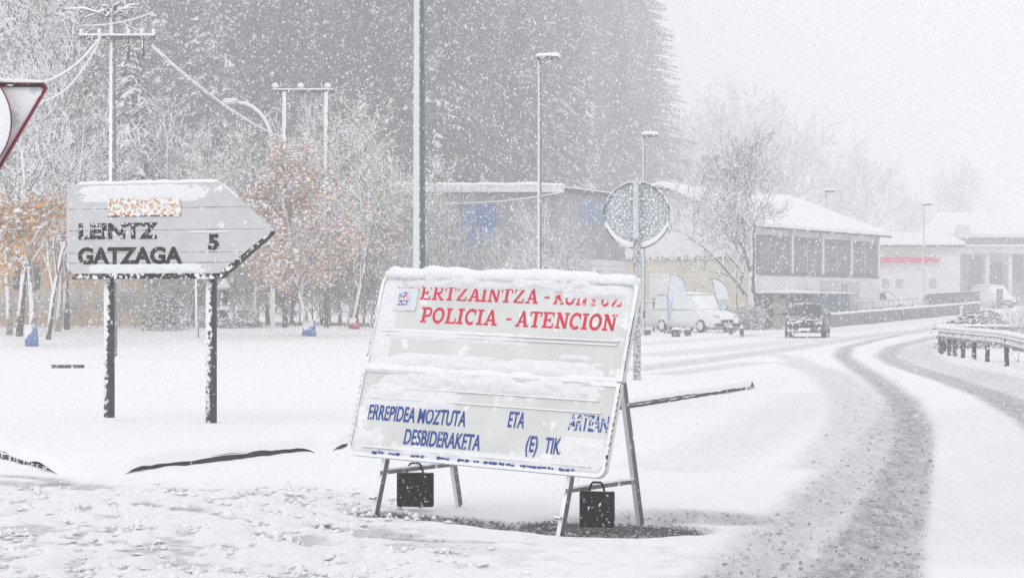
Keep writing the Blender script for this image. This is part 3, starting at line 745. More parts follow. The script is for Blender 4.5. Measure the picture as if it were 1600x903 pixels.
mb.box((lx(300) + lx(362)) / 2, -.049, z_(363), lx(362) - lx(300), .012, .016); part('inset_ledge', mb, M_FRAME, ds)
sn = MB(); snow_ridge(sn, [(xl + .12, 0, zt - .006), (xr - .02, 0, zt - .006)], .10, .045, 8); part('snow_ridge', sn, M_SNOW, ds, True)
sn = MB(); snow_ridge(sn, [(xr - .01, 0, zt - .01), (xt - .12, 0, zm + .07)], .07, .03, 9); part('snow_ridge', sn, M_SNOW, ds, True)
for (sd, x0, z0, x1, z1, th) in ((41, xl + .06, zt - .22, xr - .07, zt - .005, .014), (43, lx(125), Z0 + .02, xr - .1, Z0 + .14, .02)):
    sn = MB(); blob_patch(sn, x0, z0, x1, z1, th, sd, y0=-.047); part('snow', sn, M_SNOWB, ds, True, fix=False)
for pw, px_ in ((p1, 163), (p2, 323)):
    x = lx(px_); y = .115
    base = Vector((c0.x + math.cos(dyaw) * x, c0.y + math.sin(dyaw) * x, 0))
    zb = gz(base.x, base.y)
    zz0 = P(px_, 657 if px_ < 200 else 668, base.y).z
    mb = MB().tube([(x, y, zz0 - .35), (x, y, zt - .12)], .066, 16); part('post', mb, M_POSTD, ds, True)
    mb = MB(); 
    ring = [[(x + r_ * math.cos(R(a)) * 1.0, y + r_ * math.sin(R(a)), zz0 + h_) for a in range(0, 360, 20)] for r_, h_ in ((.16, -.03), (.11, .004), (.075, .03), (.062, .035))]
    mb.loft(ring); part('snow_collar', mb, M_SNOW, ds, True)
    mb = MB().box(x, .06, Z0 + .15, .22, .05, .04); mb2 = MB().box(x, .06, zt - .25, .22, .05, .04)
    part('bracket', mb, M_DARKM, ds); part('bracket', mb2, M_DARKM, ds)

# ================================================================== GIVE WAY SIGN with disc, left edge
Yt = 11.8; k = Yt / F; cc = P(-68, 130, Yt)
gb = gz(cc.x, Yt)
gs = thing('give_way_sign', 'inverted triangle sign with crimson edge, half out of frame, snow on its top edge', 'sign', (cc.x, Yt, gb), R(3))
top = cc.z - gb; s2 = 143 * k; hh = 2 * s2 * .866
def tri(s, sh, r_=.03):
    A = Vector((-s, 0)); B = Vector((s, 0)); C = Vector((0, -2 * s * .866)); pts = []
    V = [A, C, B]; out = []
    for i in range(3):
        p, a, b = V[i], V[i - 1], V[(i + 1) % 3]
        u = (a - p).normalized(); w = (b - p).normalized()
        for t in (0, .33, .67, 1): out.append(p + (u * (1 - t) + w * t) * r_)
    return [(q.x, q.y + top + sh) for q in out]
mb = MB().prism(tri(s2, 0), 0, .03); part('sign_plate', mb, M_TRIW, gs)
a_, b_ = tri(s2 + .006, .003), tri(s2 - .013, -.008); n = len(a_); mb = MB()
mb.add([(x, -.012, z) for x, z in a_] + [(x, -.012, z) for x, z in b_] + [(x, .034, z) for x, z in a_] + [(x, .002, z) for x, z in b_],
       [f for i in range(n) for j in [(i + 1) % n] for f in ((i, j, j + n, i + n), (i, i + 2 * n, j + 2 * n, j), (i + n, j + n, j + 3 * n, i + 3 * n))])
part('border', mb, M_CRIM, gs)
mb = MB().box(0, -.006, top - .014, 2 * s2 - .06, .02, .012); part('border', mb, M_EDGE, gs)
sn = MB(); snow_ridge(sn, [(-s2 + .02, .012, top + .002), (s2 - .02, .012, top + .002)], .06, .026, 3); part('snow_ridge', sn, M_SNOW, gs, True)
mb = MB().tube([(0, .07, -.2), (0, .07, top - .05)], .038, 12); part('post', mb, M_GALV, gs, True)
rd = 91 * k; zc = top - 62 * k
gd = thing('round_sign', 'round white snow-plastered sign in front of the triangle, mostly out of frame', 'sign', (cc.x, Yt - .12, gb + zc), R(3))
mb = MB().loft([[(rd * s * math.cos(R(a)), yy, rd * s * math.sin(R(a))) for a in range(0, 360, 8)] for s, yy in ((.9, -.012), (1, -.006), (1, .02), (.9, .02))]); part('sign_plate', mb, mat('snow_white_disc', (.72, .74, .76), .6, var=.03, snow=-.4, sscale=6, amp=.8, sdir=(-.3, -.8, .4)), gd)
mb = MB().loft([[(rd * s * math.cos(R(a)), yy, rd * s * math.sin(R(a))) for a in range(0, 360, 8)] for s, yy in ((1.0, .021), (1.015, .024), (1.015, .034), (1.0, .034))]); part('rim', mb, M_CRIM, gd)
mb = MB().box(0, .095, 0, .09, .11, .05); part('bracket', mb, M_DARKM, gd)

# ================================================================== ROUND SIGN SEEN FROM BEHIND
Yr = 41.0; k = Yr / F; cr_ = P(995, 337, Yr); gb = gz(cr_.x, Yr) + .14; rd = 52 * k
rs = thing('round_sign', 'round sign seen from the back, speckled with snow, on a post behind the police board', 'sign', (cr_.x, Yr, gb), 0)
zc = cr_.z - gb
def ringm(mb, r0, r1, y0, y1, zc, mi=0, a0=0, a1=360, st=6):
    mb.loft([[(r_ * math.cos(R(a)), y_, zc + r_ * math.sin(R(a))) for r_, y_ in ((r0, y0), (r1, y0), (r1, y1), (r0, y1))] for a in range(a0, a1 + 1, st)], mi, cap=(a1 - a0 < 360))
mb = MB(); n = 60
mb.loft([[(rd * math.cos(R(a)), yy, zc + rd * math.sin(R(a))) for a in range(0, 360, 6)] for yy in (0, .02)]); part('sign_plate', mb, M_SIGNBACK, rs)
mb = MB(); ringm(mb, rd * .975, rd * 1.01, -.05, .022, zc); part('rim', mb, mat('sign_flange', (.10, .12, .13), .5, snow=-.25, sscale=6, amp=.6, sdir=(-.2, -.2, .95)), rs)
mb = MB(); 
rings = []
for a in range(188, 353, 4):
    t = (a - 188) / 164; e = math.sin(math.pi * t) ** .5
    th = .16 * rd * e + .004
    ca, sa = math.cos(R(a)), math.sin(R(a))
    rings.append([(ca * rd * .975, -.048, zc + sa * rd * .975), (ca * (rd * .975 - th), -.03, zc + sa * (rd * .975 - th)), (ca * (rd * .975 - th * 1.1), 0, zc + sa * (rd * .975 - th * 1.1)), (ca * rd * .975, 0, zc + sa * rd * .975)])
mb.loft(rings); part('snow_crescent', mb, M_SNOW, rs, True)
sn = MB(); snow_ridge(sn, [(rd * 1.01 * math.cos(R(a)), -.012, zc + rd * 1.0 * math.sin(R(a))) for a in range(155, 24, -8)], .07, .025, 3); part('snow_ridge', sn, M_SNOW, rs, True)
M_POST2 = mat('windward_snowed_post', (.20, .21, .22), .5, .2, snow=-.30, sscale=30, amp=.9, sdir=(-.9, -.3, .1), snowc=(.58, .59, .61, 1))
mb = MB().box(0, -.045, (zc + rd) / 2 - .15, .135, .075, zc + rd + .3 - .05); part('post', mb, M_POST2, rs)
sn = MB().box(-.025, -.088, (zc + rd * .2), .095, .02, rd * 1.75); sn.box(0, -.045, zc + rd - .02, .15, .10, .05); part('snow', sn, mat('thin_snow_crust', (.60, .62, .64), .8, var=.15, vscale=14, bump=.01), rs)
for dz in (.25, -.25): part('bracket', MB().box(0, -.018, zc + dz * rd * 2, .3, .03, .04), M_SIGNBACK2, rs)

# ================================================================== LAMPS
def lamp(Y, px, wpx, headpy, label, head=True, H=9.0):
    x = (px - 800) / F * Y; g0 = gz(x, Y); r_ = wpx / 2 / F * Y
    top = CAMZ - (headpy - HZ) / F * Y - g0
    t = thing('street_lamp', label, 'lamp', (x, Y, g0), 0, 'street lamps along the road')
    mb = MB().tube([(0, 0, -.3), (0, 0, .6), (0, 0, .62), (0, 0, top)], [r_ * 1.18, r_ * 1.16, r_, r_ * .72], 16); part('pole', mb, M_LAMP, t, True)
    hw = .62
    mb = MB().prism([(-.08, top - .02), (hw * .3, top - .06), (hw, top - .03), (hw + .02, top + .02), (hw * .7, top + .08), (-.08, top + .06)], -.13, .13); part('lamp_head', mb, M_DARKM, t)
    mb = MB().box(hw * .62, 0, top - .065, hw * .55, .18, .02); part('lamp_glass', mb, M_LIGHTC, t)
    sn = MB(); snow_ridge(sn, [(-.12, 0, top + .05), (hw + .03, 0, top + .05)], .28, .15, int(px)); part('snow_cap', sn, M_SNOW, t, True)
    mb = MB().box(0, -r_ * 1.15, 1.0, r_ * 1.1, .015, .3); part('access_door', mb, M_DARKM, t)
    return t
lamp(30, 655, 20, -380, 'thick grey lamp post rising behind the police board, its head out of frame')
lamp(68, 843, 7.2, 92, 'tall lamp post with snow-capped head between the thick post and the round sign')
lamp(98, 1006, 5.0, 213, 'lamp post rising directly behind the round sign seen from the back')
lamp(120, 1150, 4.2, 267, 'lamp post standing before the big bare tree')
lamp(149, 1290, 3.6, 299, 'lamp post in front of the dark window band of the white hall')
lamp(170, 1443, 3.0, 320, 'farthest lamp post, in front of the building with the red band')
def curved_lamp(px, Y, py_top, reach, label, pm=None):
    x = (px - 800) / F * Y; g0 = gz(x, Y); top = CAMZ - (py_top - HZ) / F * Y - g0; rr = reach / F * Y
    t = thing('street_lamp', label, 'lamp', (x, Y, g0), 0, 'curved arm street lamps')
    pts = [(0, 0, -.2), (0, 0, top * .8)] + [(-rr * .72 * (1 - math.cos(R(a))), 0, top * .8 + top * .2 * math.sin(R(a))) for a in range(12, 91, 13)]
    mb = MB().tube(pts, ([.085] * 2 + [.065] * (len(pts) - 2)) if pm is None else ([.05] * 2 + [.035] * (len(pts) - 2)), 8); part('pole', mb, pm or M_CABLE, t, True)
    e = Vector(pts[-1]); mb = MB().loft([[(e.x + xx, hw * math.cos(R(a)), e.z + hh_ * math.sin(R(a))) for a in range(0, 360, 45)] for xx, hw, hh_ in ((.05, .05, .04), (-.15, .13, .09), (-rr * .25, .15, .09), (-rr * .32, .05, .04))]); part('lamp_head', mb, M_FRAME, t, True)
    sn = MB(); snow_ridge(sn, [(e.x, 0, e.z + .05), (e.x - rr * .3, 0, e.z + .06)], .22, .10, 2); part('snow_cap', sn, M_SNOW, t, True)
curved_lamp(426, 84, 160, 76, 'curved arm lamp left of the twin-legged power pole')
curved_lamp(262, 96, 163, 38, 'faint curved arm lamp behind the single power pole', M_GALV)
curved_lamp(530, 92, 184, 24, 'short curved arm lamp beside the twin-legged power pole', M_GALV)

# ================================================================== POWER POLES AND CABLES
def cable(pts, r_, label, sag=0, group='snow-covered power cables'):
    a, b = Vector(pts[0]), Vector(pts[1]); q = []
    for i in range(17):
        t = i / 16; p = a.lerp(b, t); p.z -= sag * 4 * t * (1 - t); q.append(p)
    o0 = q[0].copy(); mb = MB().tube([p - o0 for p in q], r_, 6)
    o = part('power_cable', mb, M_CABLE, None, True, label=label, cat='cable', group=group); o.location = o0
Yp = 62; b0 = P(176, 500, Yp); gb = gz(b0.x, Yp); tz = P(0, 14, Yp).z - gb
pp = thing('power_pole', 'tall single power pole with crossarm behind the arrow sign', 'pole', (b0.x, Yp, gb))
part('pole', MB().tube([(0, 0, -.2), (0, 0, tz)], [.13, .08], 12), mat('concrete_pole', (.20, .20, .21), .8, snow=-.32, sscale=9, amp=.5, sdir=(-.9, -.35, .2)), pp, True)
zc_ = P(0, 60, Yp).z - gb
part('crossarm', MB().box(.15, -.1, zc_, 2.1, .1, .1), M_DARKM, pp)
sn = MB(); snow_ridge(sn, [(-.9, -.1, zc_ + .05), (1.18, -.1, zc_ + .05)], .12, .07, 5); part('snow_ridge', sn, M_SNOW, pp, True)
for x in (-.85, -.35, .45, .82, 1.15):
    part('insulator', MB().tube([(x, -.1, zc_ + .04), (x, -.1, zc_ + .1), (x, -.1, zc_ + .16), (x, -.1, zc_ + .24)], [.03, .07, .045, .06], 8), M_INSUL, pp, True)
for x in (.45, .86): part('hanging_insulator', MB().tube([(x, -.1, zc_ - .06), (x, -.1, zc_ - .35), (x, -.1, zc_ - .65)], [.02, .05, .03], 8), M_DARKM, pp)
part('transformer_stay', MB().tube([(-.1, 0, tz - .3), (-.9, -.1, zc_)], .02, 5), M_GALV, pp); part('transformer_stay', MB().tube([(.1, 0, tz - .3), (1.1, -.1, zc_)], .02, 5), M_GALV, pp)
sn = MB()
rnd = random.Random(9)
for i in range(16):
    a = rnd.random() * 6.28; l = .3 + .7 * rnd.random(); e = Vector((math.cos(a) * l * 1.4, math.sin(a) * l * .5, tz - .1 + (rnd.random() - .4) * .5))
    sn.tube([(0, 0, tz - .25), e * .6 + Vector((0, 0, tz * .4 + .02)), e], [.03, .05, .03], 6)
part('snowy_top_fittings', sn, M_TWIG, pp, True, kind='stuff')
cable([P(238, 72, Yp), P(436, 214, 84)], .045, 'thick snow-coated cable sloping from the single power pole down to the curved lamp', .25)
cable([P(160, 52, Yp), P(40, 135, 40)], .03, 'snow-coated cable sloping left and down from the crossarm', .3)
cable([P(158, 58, Yp), P(60, 160, 52)], .025, 'second snow-coated cable sloping left below the first', .4)
cable([P(238, 20, Yp), P(130, 40, Yp - 3)], .02, 'short cable looped over the head of the single power pole', .1)
Yh = 88; hb = P(478, 500, Yh); gb = gz(hb.x, Yh)
hp = thing('power_pole', 'twin-legged power pole with three snow-capped insulators on its crossbar', 'pole', (hb.x, Yh, gb))
zt_ = P(0, 143, Yh).z - gb; u = Yh / F
for px_ in (445, 510): part('leg', MB().tube([((px_ - 478) * u, 0, -.2), ((px_ - 478) * u, 0, zt_ - .03)], .10, 10), M_WOOD, hp, True)
part('crossbar', MB().box(-4 * u, 0, zt_, 100 * u, .1, .12), M_DARKM, hp)
for px_ in (430, 470, 512):
    x = (px_ - 478) * u; part('insulator', MB().tube([(x, 0, zt_ + .05), (x, 0, zt_ + .2)], .06, 8), M_INSUL, hp)
    sn = MB(); sn.tube([(x, 0, zt_ + .15), (x, 0, zt_ + .22), (x, 0, zt_ + .33)], [.12, .15, .06], 10); part('snow_cap', sn, M_SNOW, hp, True)
sn = MB(); snow_ridge(sn, [(-54 * u, 0, zt_ + .055), (44 * u, 0, zt_ + .055)], .12, .06, 6); part('snow_ridge', sn, M_SNOW, hp, True)
cable([P(1040, 131, 150), P(1680, 197, 170)], .028, 'upper of the two thin cables crossing the pale sky', .8, None)
cable([P(1040, 139, 150), P(1680, 205, 170)], .028, 'lower of the two thin cables crossing the pale sky', .8, None)

# ================================================================== BUILDINGS
def wall_frame(A, B):
    """matrix with x along A->B, y into the building, z up"""
    A, B = Vector(A), Vector(B); t = (B - A); t.z = 0; t.normalize(); n = Vector((-t.y, t.x, 0))
    return Matrix(((t.x, n.x, 0, A.x), (t.y, n.y, 0, A.y), (0, 0, 1, A.z), (0, 0, 0, 1)))
def box_m(mb, M, x0, x1, y0, y1, z0, z1, mi=0):
    return mb.box((x0 + x1) / 2, (y0 + y1) / 2, (z0 + z1) / 2, x1 - x0, y1 - y0, z1 - z0, mi, M=M)
# --- A: flat-roofed grey hall
tA = thing('industrial_hall', 'flat-roofed grey industrial hall with blue panels behind snowy brush', 'building', (2.25, 105, gz(2.25, 105)))
gA = gz(2.25, 105)
Ha = 1.6 + 181 / 3500 * 105 - gA
I = Matrix.Identity(4)
ML = wall_frame((-7.5, 0, 0), (0, 0, 0)); MR = wall_frame((0, 0, 0), (3.45, 7.8, 0))
def ribbed(M, L, z0, z1, step, horiz=False, depth=.05):
    mb = MB(); prof = []; n = int((z1 - z0) / step) if horiz else int(L / step)
    for i in range(n):
        s = i * step; prof += [(s, 0), (s + step * .35, 0), (s + step * .5, -depth), (s + step * .85, -depth)]
    end = (z1 - z0) if horiz else L
    prof.append((n * step, 0)); prof.append((end + .0001, 0))
    vs = []; fs = []
    for s, y in prof:
        if horiz: vs += [M @ Vector((0, y, z0 + s)), M @ Vector((L, y, z0 + s))]
        else: vs += [M @ Vector((s, y, z0)), M @ Vector((s, y, z1))]
    for i in range(len(prof) - 1): fs.append((2 * i, 2 * i + 1, 2 * i + 3, 2 * i + 2))
    return mb.add(vs, fs)
part('wall', MB().prism([(-7.5, .06), (-.05, .06), (3.4, 7.8), (-4.1, 7.8)], -.5, Ha - .3, 'z'), M_CLAD, tA)
part('cladding', ribbed(ML, 7.5, 3.2, Ha - .25, .5), M_CLAD, tA, fix=False); part('cladding', ribbed(MR, 8.5, 3.6, Ha - .25, .5), M_CLAD, tA, fix=False)
part('cladding', ribbed(ML, 7.5, -.3, 3.2, .3, True), M_CLADW, tA, fix=False); part('cladding', ribbed(MR, 8.5, -.3, 3.6, .22, True), M_CLADW, tA, fix=False)
mb = MB(); box_m(mb, ML, -.3, 7.7, -.35, .1, Ha - .35, Ha - .05); part('roof_edge', mb, M_FRAME, tA)
mb = MB(); box_m(mb, MR, .1, 8.6, -.18, .12, Ha - .30, Ha - .12); part('roof_edge', mb, M_DARKM, tA)
sn = MB(); snow_ridge(sn, [ML @ Vector((-.3, -.1, Ha - .06)), ML @ Vector((7.75, -.1, Ha - .06))], .5, .16, 4, step=.12); part('roof_snow', sn, M_SNOW, tA, True)
sn = MB(); snow_ridge(sn, [MR @ Vector((.2, -.03, Ha - .13)), MR @ Vector((8.6, -.03, Ha - .13))], .3, .07, 5, step=.12); part('roof_snow', sn, M_SNOW, tA, True)
part('roof', MB().prism([(-7.5, .2), (-.1, .2), (3.3, 7.8), (-4.1, 7.8)], Ha - .3, Ha - .05, 'z'), M_SNOW, tA)
for (M_, x0, x1, z0, z1) in ((ML, 2.8, 4.5, 4.3, 6.1), (MR, 2.4, 5.7, 5.3, 6.5)):
    mb = MB(); box_m(mb, M_, x0, x1, -.09, .02, z0, z1); part('blue_panel', mb, M_BLUEP if M_ is ML else mat('pale_blue_panel', (.22, .29, .44), .5, var=.15, vscale=1), tA)
for (M_, x0, x1, z0, z1) in ((MR, 1.6, 3.4, .2, 2.6), (ML, 5.2, 7.0, .2, 2.8)):
    mb = MB(); box_m(mb, M_, x0, x1, -.1, .02, z0, z1); part('shutter_door', mb, M_FRAME, tA)
sn = MB(); q = [ML @ Vector((0 + 7.6 * i / 12, -.45, Ha - .75 - .3 * 4 * (i / 12) * (1 - i / 12) + .4 * (i / 12))) for i in range(13)]; part('hanging_cable', sn.tube(q, .03, 5), M_CABLE, tA, True)

# --- B: white hall with pitched snowy roof
A = Vector((13.7, 126.5, 0)); B = Vector((23.8, 145, 0)); g0 = gz(A.x, A.y) - .2
tB = thing('white_hall', 'white hall with pitched snowy roof, beige ground floor and dark band of upper windows', 'building', (A.x, A.y, g0))
t = (B - A).normalized(); nl = Vector((-t.y, t.x, 0)); LB = (B - A).length; WB = 11.4
ZE = 1.6 + 119 / 3500 * 126.5 - g0; ZR = 8.16 - g0
MS = Matrix(((t.x, nl.x, 0, 0), (t.y, nl.y, 0, 0), (0, 0, 1, 0), (0, 0, 0, 1)))      # x along the long side, y inwards
def pB(x, y, z): return MS @ Vector((x, y, z))
mb = MB(); 
base = [pB(0, 0, 0), pB(LB, 0, 0), pB(LB, WB, 0), pB(0, WB, 0)]; topz = [pB(0, 0, ZE), pB(LB, 0, ZE), pB(LB, WB, ZE), pB(0, WB, ZE)]
mb.add(base + topz + [pB(0, WB / 2, ZR - .12), pB(LB, WB / 2, ZR - .12)], [(0, 1, 5, 4), (1, 2, 6, 9, 5), (2, 3, 7, 6), (3, 0, 4, 8, 7), (4, 5, 9, 8), (7, 8, 9, 6)])
part('wall', mb, M_CLADW, tB)
hip = 1.6
def slab(c4, th, M_=None):
    n_ = len(c4); up = Vector((0, 0, th)); return MB().add([Vector(c) for c in c4] + [Vector(c) + up for c in c4], [tuple(range(n_ - 1, -1, -1)), tuple(range(n_, 2 * n_))] + [(i, (i + 1) % n_, (i + 1) % n_ + n_, i + n_) for i in range(n_)])
ov = .6; dz = (ZR - ZE) / (WB / 2) * ov
part('roof', slab([pB(-ov, -ov, ZE - dz), pB(LB + ov, -ov, ZE - dz), pB(LB + ov - hip, WB / 2, ZR), pB(-ov, WB / 2, ZR)], .12), M_DARKM, tB)
part('roof', slab([pB(-ov, WB + ov, ZE - dz), pB(-ov, WB / 2, ZR), pB(LB + ov - hip, WB / 2, ZR), pB(LB + ov, WB + ov, ZE - dz)], .12), M_DARKM, tB)
part('roof_snow', slab([pB(-ov - .03, -ov - .03, ZE - dz + .123), pB(LB + ov, -ov - .03, ZE - dz + .123), pB(LB + ov - hip, WB / 2, ZR + .123), pB(-ov - .03, WB / 2, ZR + .123)], .2), M_SNOW, tB)
part('roof_snow', slab([pB(-ov - .03, WB + ov, ZE - dz + .123), pB(-ov - .03, WB / 2, ZR + .123), pB(LB + ov - hip, WB / 2, ZR + .123), pB(LB + ov, WB + ov, ZE - dz + .123)], .2), M_SNOW, tB)
zf = 1.6 + 65 / 3500 * 127 - g0
def pbx(x0, x1, y0, y1, z0, z1): return box_m(MB(), MS, x0, x1, y0, y1, z0, z1)
part('ground_floor_render', pbx(-.05, .02, .0, WB, 0, zf), M_BEIGE, tB)
part('storey_band', pbx(-.16, .02, -.05, WB, zf, zf + .16), M_DARKM, tB)
zb0, zb1 = 3.3 - g0, 5.0 - g0
nb = 4
for i in range(nb):
    x0 = .5 + (LB - 1) * i / nb; x1 = .5 + (LB - 1) * (i + 1) / nb - .3
    w = part('window', pbx(x0, x1, -.09, .02, zb0, zb1), mat('hall_window_glass', (.13, .135, .15), .3, var=.2, vscale=.7), tB)
    part('frame', pbx((x0 + x1) / 2 - .03, (x0 + x1) / 2 + .03, -.128, -.092, zb0, zb1), M_FRAME, w)
    part('pilaster', pbx(x1, x1 + .3, -.2, .0, zb0 - .1, ZE - .1), M_CLADW, tB)
part('wall_band', pbx(.2, LB - .2, -.05, .01, zb0 - .25, zb1 + .35), mat('dark_grey_band', (.17, .175, .19), .8, var=.15), tB)
for i in range(3):
    x0 = 6 + i * 4.6; part('window', pbx(x0, x0 + 1.8, -.07, .02, 1.2, 2.2), mat('pale_window', (.4, .41, .43), .4), tB)
part('poster', pbx(10.4, 17.2, -.045, .005, 1.3, 3.0), mat('faded_poster', (.55, .56, .59), .7, var=.05), tB)
part('poster_mark', pbx(13.9, 14.9, -.062, -.04, 1.6, 2.8), mat('poster_grey', (.30, .31, .34), .7), tB)

# --- C: low white building with a red band
def zpx(py, Y): return 1.6 - (py - 470) / 3500 * Y
def box_world(mb, px0, px1, py0, py1, Y, dy, o=(0, 0, 0)):
    x0, x1 = (px0 - 800) / F * Y, (px1 - 800) / F * Y
    return mb.box((x0 + x1) / 2 - o[0], Y + dy / 2 - o[1], (zpx(py0, Y) + zpx(py1, Y)) / 2 - o[2], x1 - x0, dy, zpx(py0, Y) - zpx(py1, Y))
oC = Vector(((1430 - 800) / F * 185, 185, gz(33, 185) - .2)); tC = thing('shop_building', 'low white building with a red band under its snowy roof, right of the white hall', 'building', oC)
part('wall', box_world(MB(), 1345, 1500, 386, 500, 185, 14, oC), M_CLADW, tC)
part('red_band', box_world(MB(), 1360, 1468, 402, 410, 184.5, .6, oC), M_REDB, tC)
mb = MB(); y0, y1 = 184.3, 199.5
def PW(px, py, Y, o): return Vector(((px - 800) / F * Y, Y, zpx(py, Y))) - Vector(o)
z0c = zpx(386, 185); 
c4 = [Vector((28.3, y0, z0c)) - oC, Vector((37.3, y0, z0c)) - oC, Vector((38.5, y1, z0c + 1.2)) - oC, Vector((31.5, y1, z0c + 1.2)) - oC]
part('roof', slab(c4, .15), M_DARKM, tC); part('roof_snow', slab([c + Vector((0, -.03, .153)) for c in c4], .28), M_SNOW, tC)
part('round_clock', MB().tube([PW(1372, 413, 184.95, oC), PW(1372, 413, 184.75, oC)], .22, 16), M_DARKM, tC)
for px_ in (1378, 1400, 1452): part('window', box_world(MB(), px_, px_ + 11, 436, 450, 184.93, .1, oC), mat('pale_window', (.4, .4, .4)), tC)
# --- D: large building with overhanging roof
oD = Vector((52, 215, gz(52, 215) - .2)); tD = thing('warehouse', 'large warehouse with broad snowy hip roof and a canopy on posts, far right', 'building', oD)
part('wall', box_world(MB(), 1450, 1760, 372, 478, 216, 20, oD), mat('pale_grey_wall', (.42, .43, .45), .8, var=.1, vscale=.4), tD)
part('painted_eave_shade', box_world(MB(), 1437, 1760, 370, 380, 215.2, .5, oD), M_CLAD, tD)  # grey strip standing in for the wall shadow under the eave
c4 = [PW(1434, 371, 214.5, oD), PW(1780, 371, 214.5, oD), PW(1760, 337, 228, oD), PW(1468, 337, 228, oD)]
part('roof_snow', slab(c4, .35), M_SNOW, tD)
part('canopy', box_world(MB(), 1496, 1760, 385, 396, 203, 8, oD), mat('pale_canopy', (.6, .61, .62), .7), tD)
part('canopy_snow', box_world(MB(), 1495, 1762, 382, 384.9, 202.8, 8.4, oD), M_SNOW, tD)
part('canopy_post', box_world(MB(), 1506, 1510, 396, 470, 203.5, .3, oD), M_CLAD, tD)
for a_ in (1540, 1576, 1640): part('canopy_post', box_world(MB(), a_, a_ + 6, 396, 470, 203.5, .4, oD), M_CLADW, tD)
for a_, b_, c_, e_ in ((1514, 1524, 404, 455), (1527, 1533, 402, 450), (1546, 1566, 410, 450), (1582, 1598, 398, 440)):
    part('window', box_world(MB(), a_, b_, c_, e_, 215.9, .1, oD), mat('warehouse_glass', (.2, .205, .22), .3, var=.2, vscale=.6), tD)
part('chimney', box_world(MB(), 1497, 1516, 352, 372, 213.2, 1.5, oD), M_CLADW, tD)

# --- ochre house behind the left trees
oH = Vector((-17, 92, gz(-17, 92) - .1)); tH = thing('ochre_house', 'ochre rendered house wall behind the rust-leaved birches at left', 'building', oH)
part('wall', box_world(MB(), -160, 226, 346, 520, 92, 8, oH), M_OCHRE, tH)
x0, x1 = (-170 - 800) / F * 92, (236 - 800) / F * 92; zz = zpx(348, 92)
c4 = [Vector((x0, 91.4, zz)) - oH, Vector((x1, 91.4, zz)) - oH, Vector((x1 - .3, 96, zz + 1.5)) - oH, Vector((x0, 96, zz + 1.5)) - oH]
part('roof', slab(c4, .12), M_DARKM, tH); part('roof_snow', slab([c + Vector((0, -.02, .123)) for c in c4], .18), M_SNOW, tH)
for a_, b_, c_, e_ in ((20, 62, 400, 452), (-70, -30, 400, 452)):
    w = part('window', box_world(MB(), a_, b_, c_, e_, 91.95, .1, oH), M_GLASS, tH)
    part('frame', box_world(MB(), (a_ + b_) / 2 - 1.5, (a_ + b_) / 2 + 1.5, c_, e_, 91.9, .04, oH), M_FRAME, w)
part('corner_board', box_world(MB(), 222, 234, 349, 520, 91.9, .2, oH), mat('grey_corner', (.26, .26, .27), .8), tH)
part('wall_vent', MB().tube([PW(209, 474, 92, oH), PW(209, 474, 91.85, oH)], .14, 14), M_CLAD, tH)
# ================================================================== WALLS, FENCES
a = Vector((17.7, 125, gz(17.7, 125))); b = Vector((34.5, 165, gz(34.5, 165)))
tW = thing('stone_wall', 'long low grey stone wall with a snow cap running beside the road', 'wall', a)
Lw = (Vector((b.x, b.y, 0)) - Vector((a.x, a.y, 0))).length; ang = math.atan2(b.y - a.y, b.x - a.x); slope = (b.z - a.z) / Lw
def along(s, off=0, z=0): return Vector((math.cos(ang) * s - math.sin(ang) * off, math.sin(ang) * s + math.cos(ang) * off, slope * s + z))
def wseg(s0, s1, o0, o1, z0, z1): return MB().add([along(s, o_, z) for z in (z0, z1) for s, o_ in ((s0, o0), (s1, o0), (s1, o1), (s0, o1))], [(3, 2, 1, 0), (4, 5, 6, 7), (0, 1, 5, 4), (1, 2, 6, 5), (2, 3, 7, 6), (3, 0, 4, 7)])
part('wall_core', wseg(0, Lw, .04, .36, -.3, .80), M_STONE, tW)
rnd = random.Random(2); sm = MB()
for row in range(4):
    s = rnd.random() * .5
    while s < Lw - .5:
        l = .45 + .6 * rnd.random(); z0 = -.05 + row * .21
        p = rnd.random() * .035
        q = wseg(s, min(s + l - .03, Lw), .0 - p, .05, z0, z0 + .19); sm.add(q.v, q.f); s += l
part('stone_facing', sm, M_STONE, tW, kind='stuff')
sr = MB(); snow_ridge(sr, [along(0, .2, .80), along(Lw, .2, .80)], .5, .13, 3, step=.4); part('snow_ridge', sr, M_SNOW, tW, True)
# dark hedge-like fence above the wall, gate, pillars
def fence_run(name, label, cat, pa, pb, h, post_step, matp, bars, solid=None):
    t = thing(name, label, cat, pa); L = math.hypot(pb[0] - pa[0], pb[1] - pa[1]); an = math.atan2(pb[1] - pa[1], pb[0] - pa[0]); sl = (pb[2] - pa[2]) / L
    def al(s, z, o=0): return Vector((math.cos(an) * s - math.sin(an) * o, math.sin(an) * s + math.cos(an) * o, sl * s + z))
    n = max(1, int(L / post_step))
    for i in range(n + 1): part('post', MB().tube([al(L * i / n, -.2), al(L * i / n, h)], .035, 6), matp, t)
    for zz in bars: part('rail', MB().tube([al(0, zz), al(L, zz)], .025, 6), matp, t)
    if solid:
        part('infill', MB().add([al(s, z, o_) for z in (solid[0], solid[1]) for s, o_ in ((0, .03), (L, .03), (L, .12), (0, .12))], [(3, 2, 1, 0), (4, 5, 6, 7), (0, 1, 5, 4), (1, 2, 6, 5), (2, 3, 7, 6), (3, 0, 4, 7)]), solid[2], t)
        sr = MB(); snow_ridge(sr, [al(0, solid[1], .08), al(L, solid[1], .08)], .14, .05, 3, step=.3); part('snow_ridge', sr, M_SNOW, t, True)
    return t
def PG(px, Y, z=None): x = (px - 800) / F * Y; return Vector((x, Y, gz(x, Y) if z is None else z))
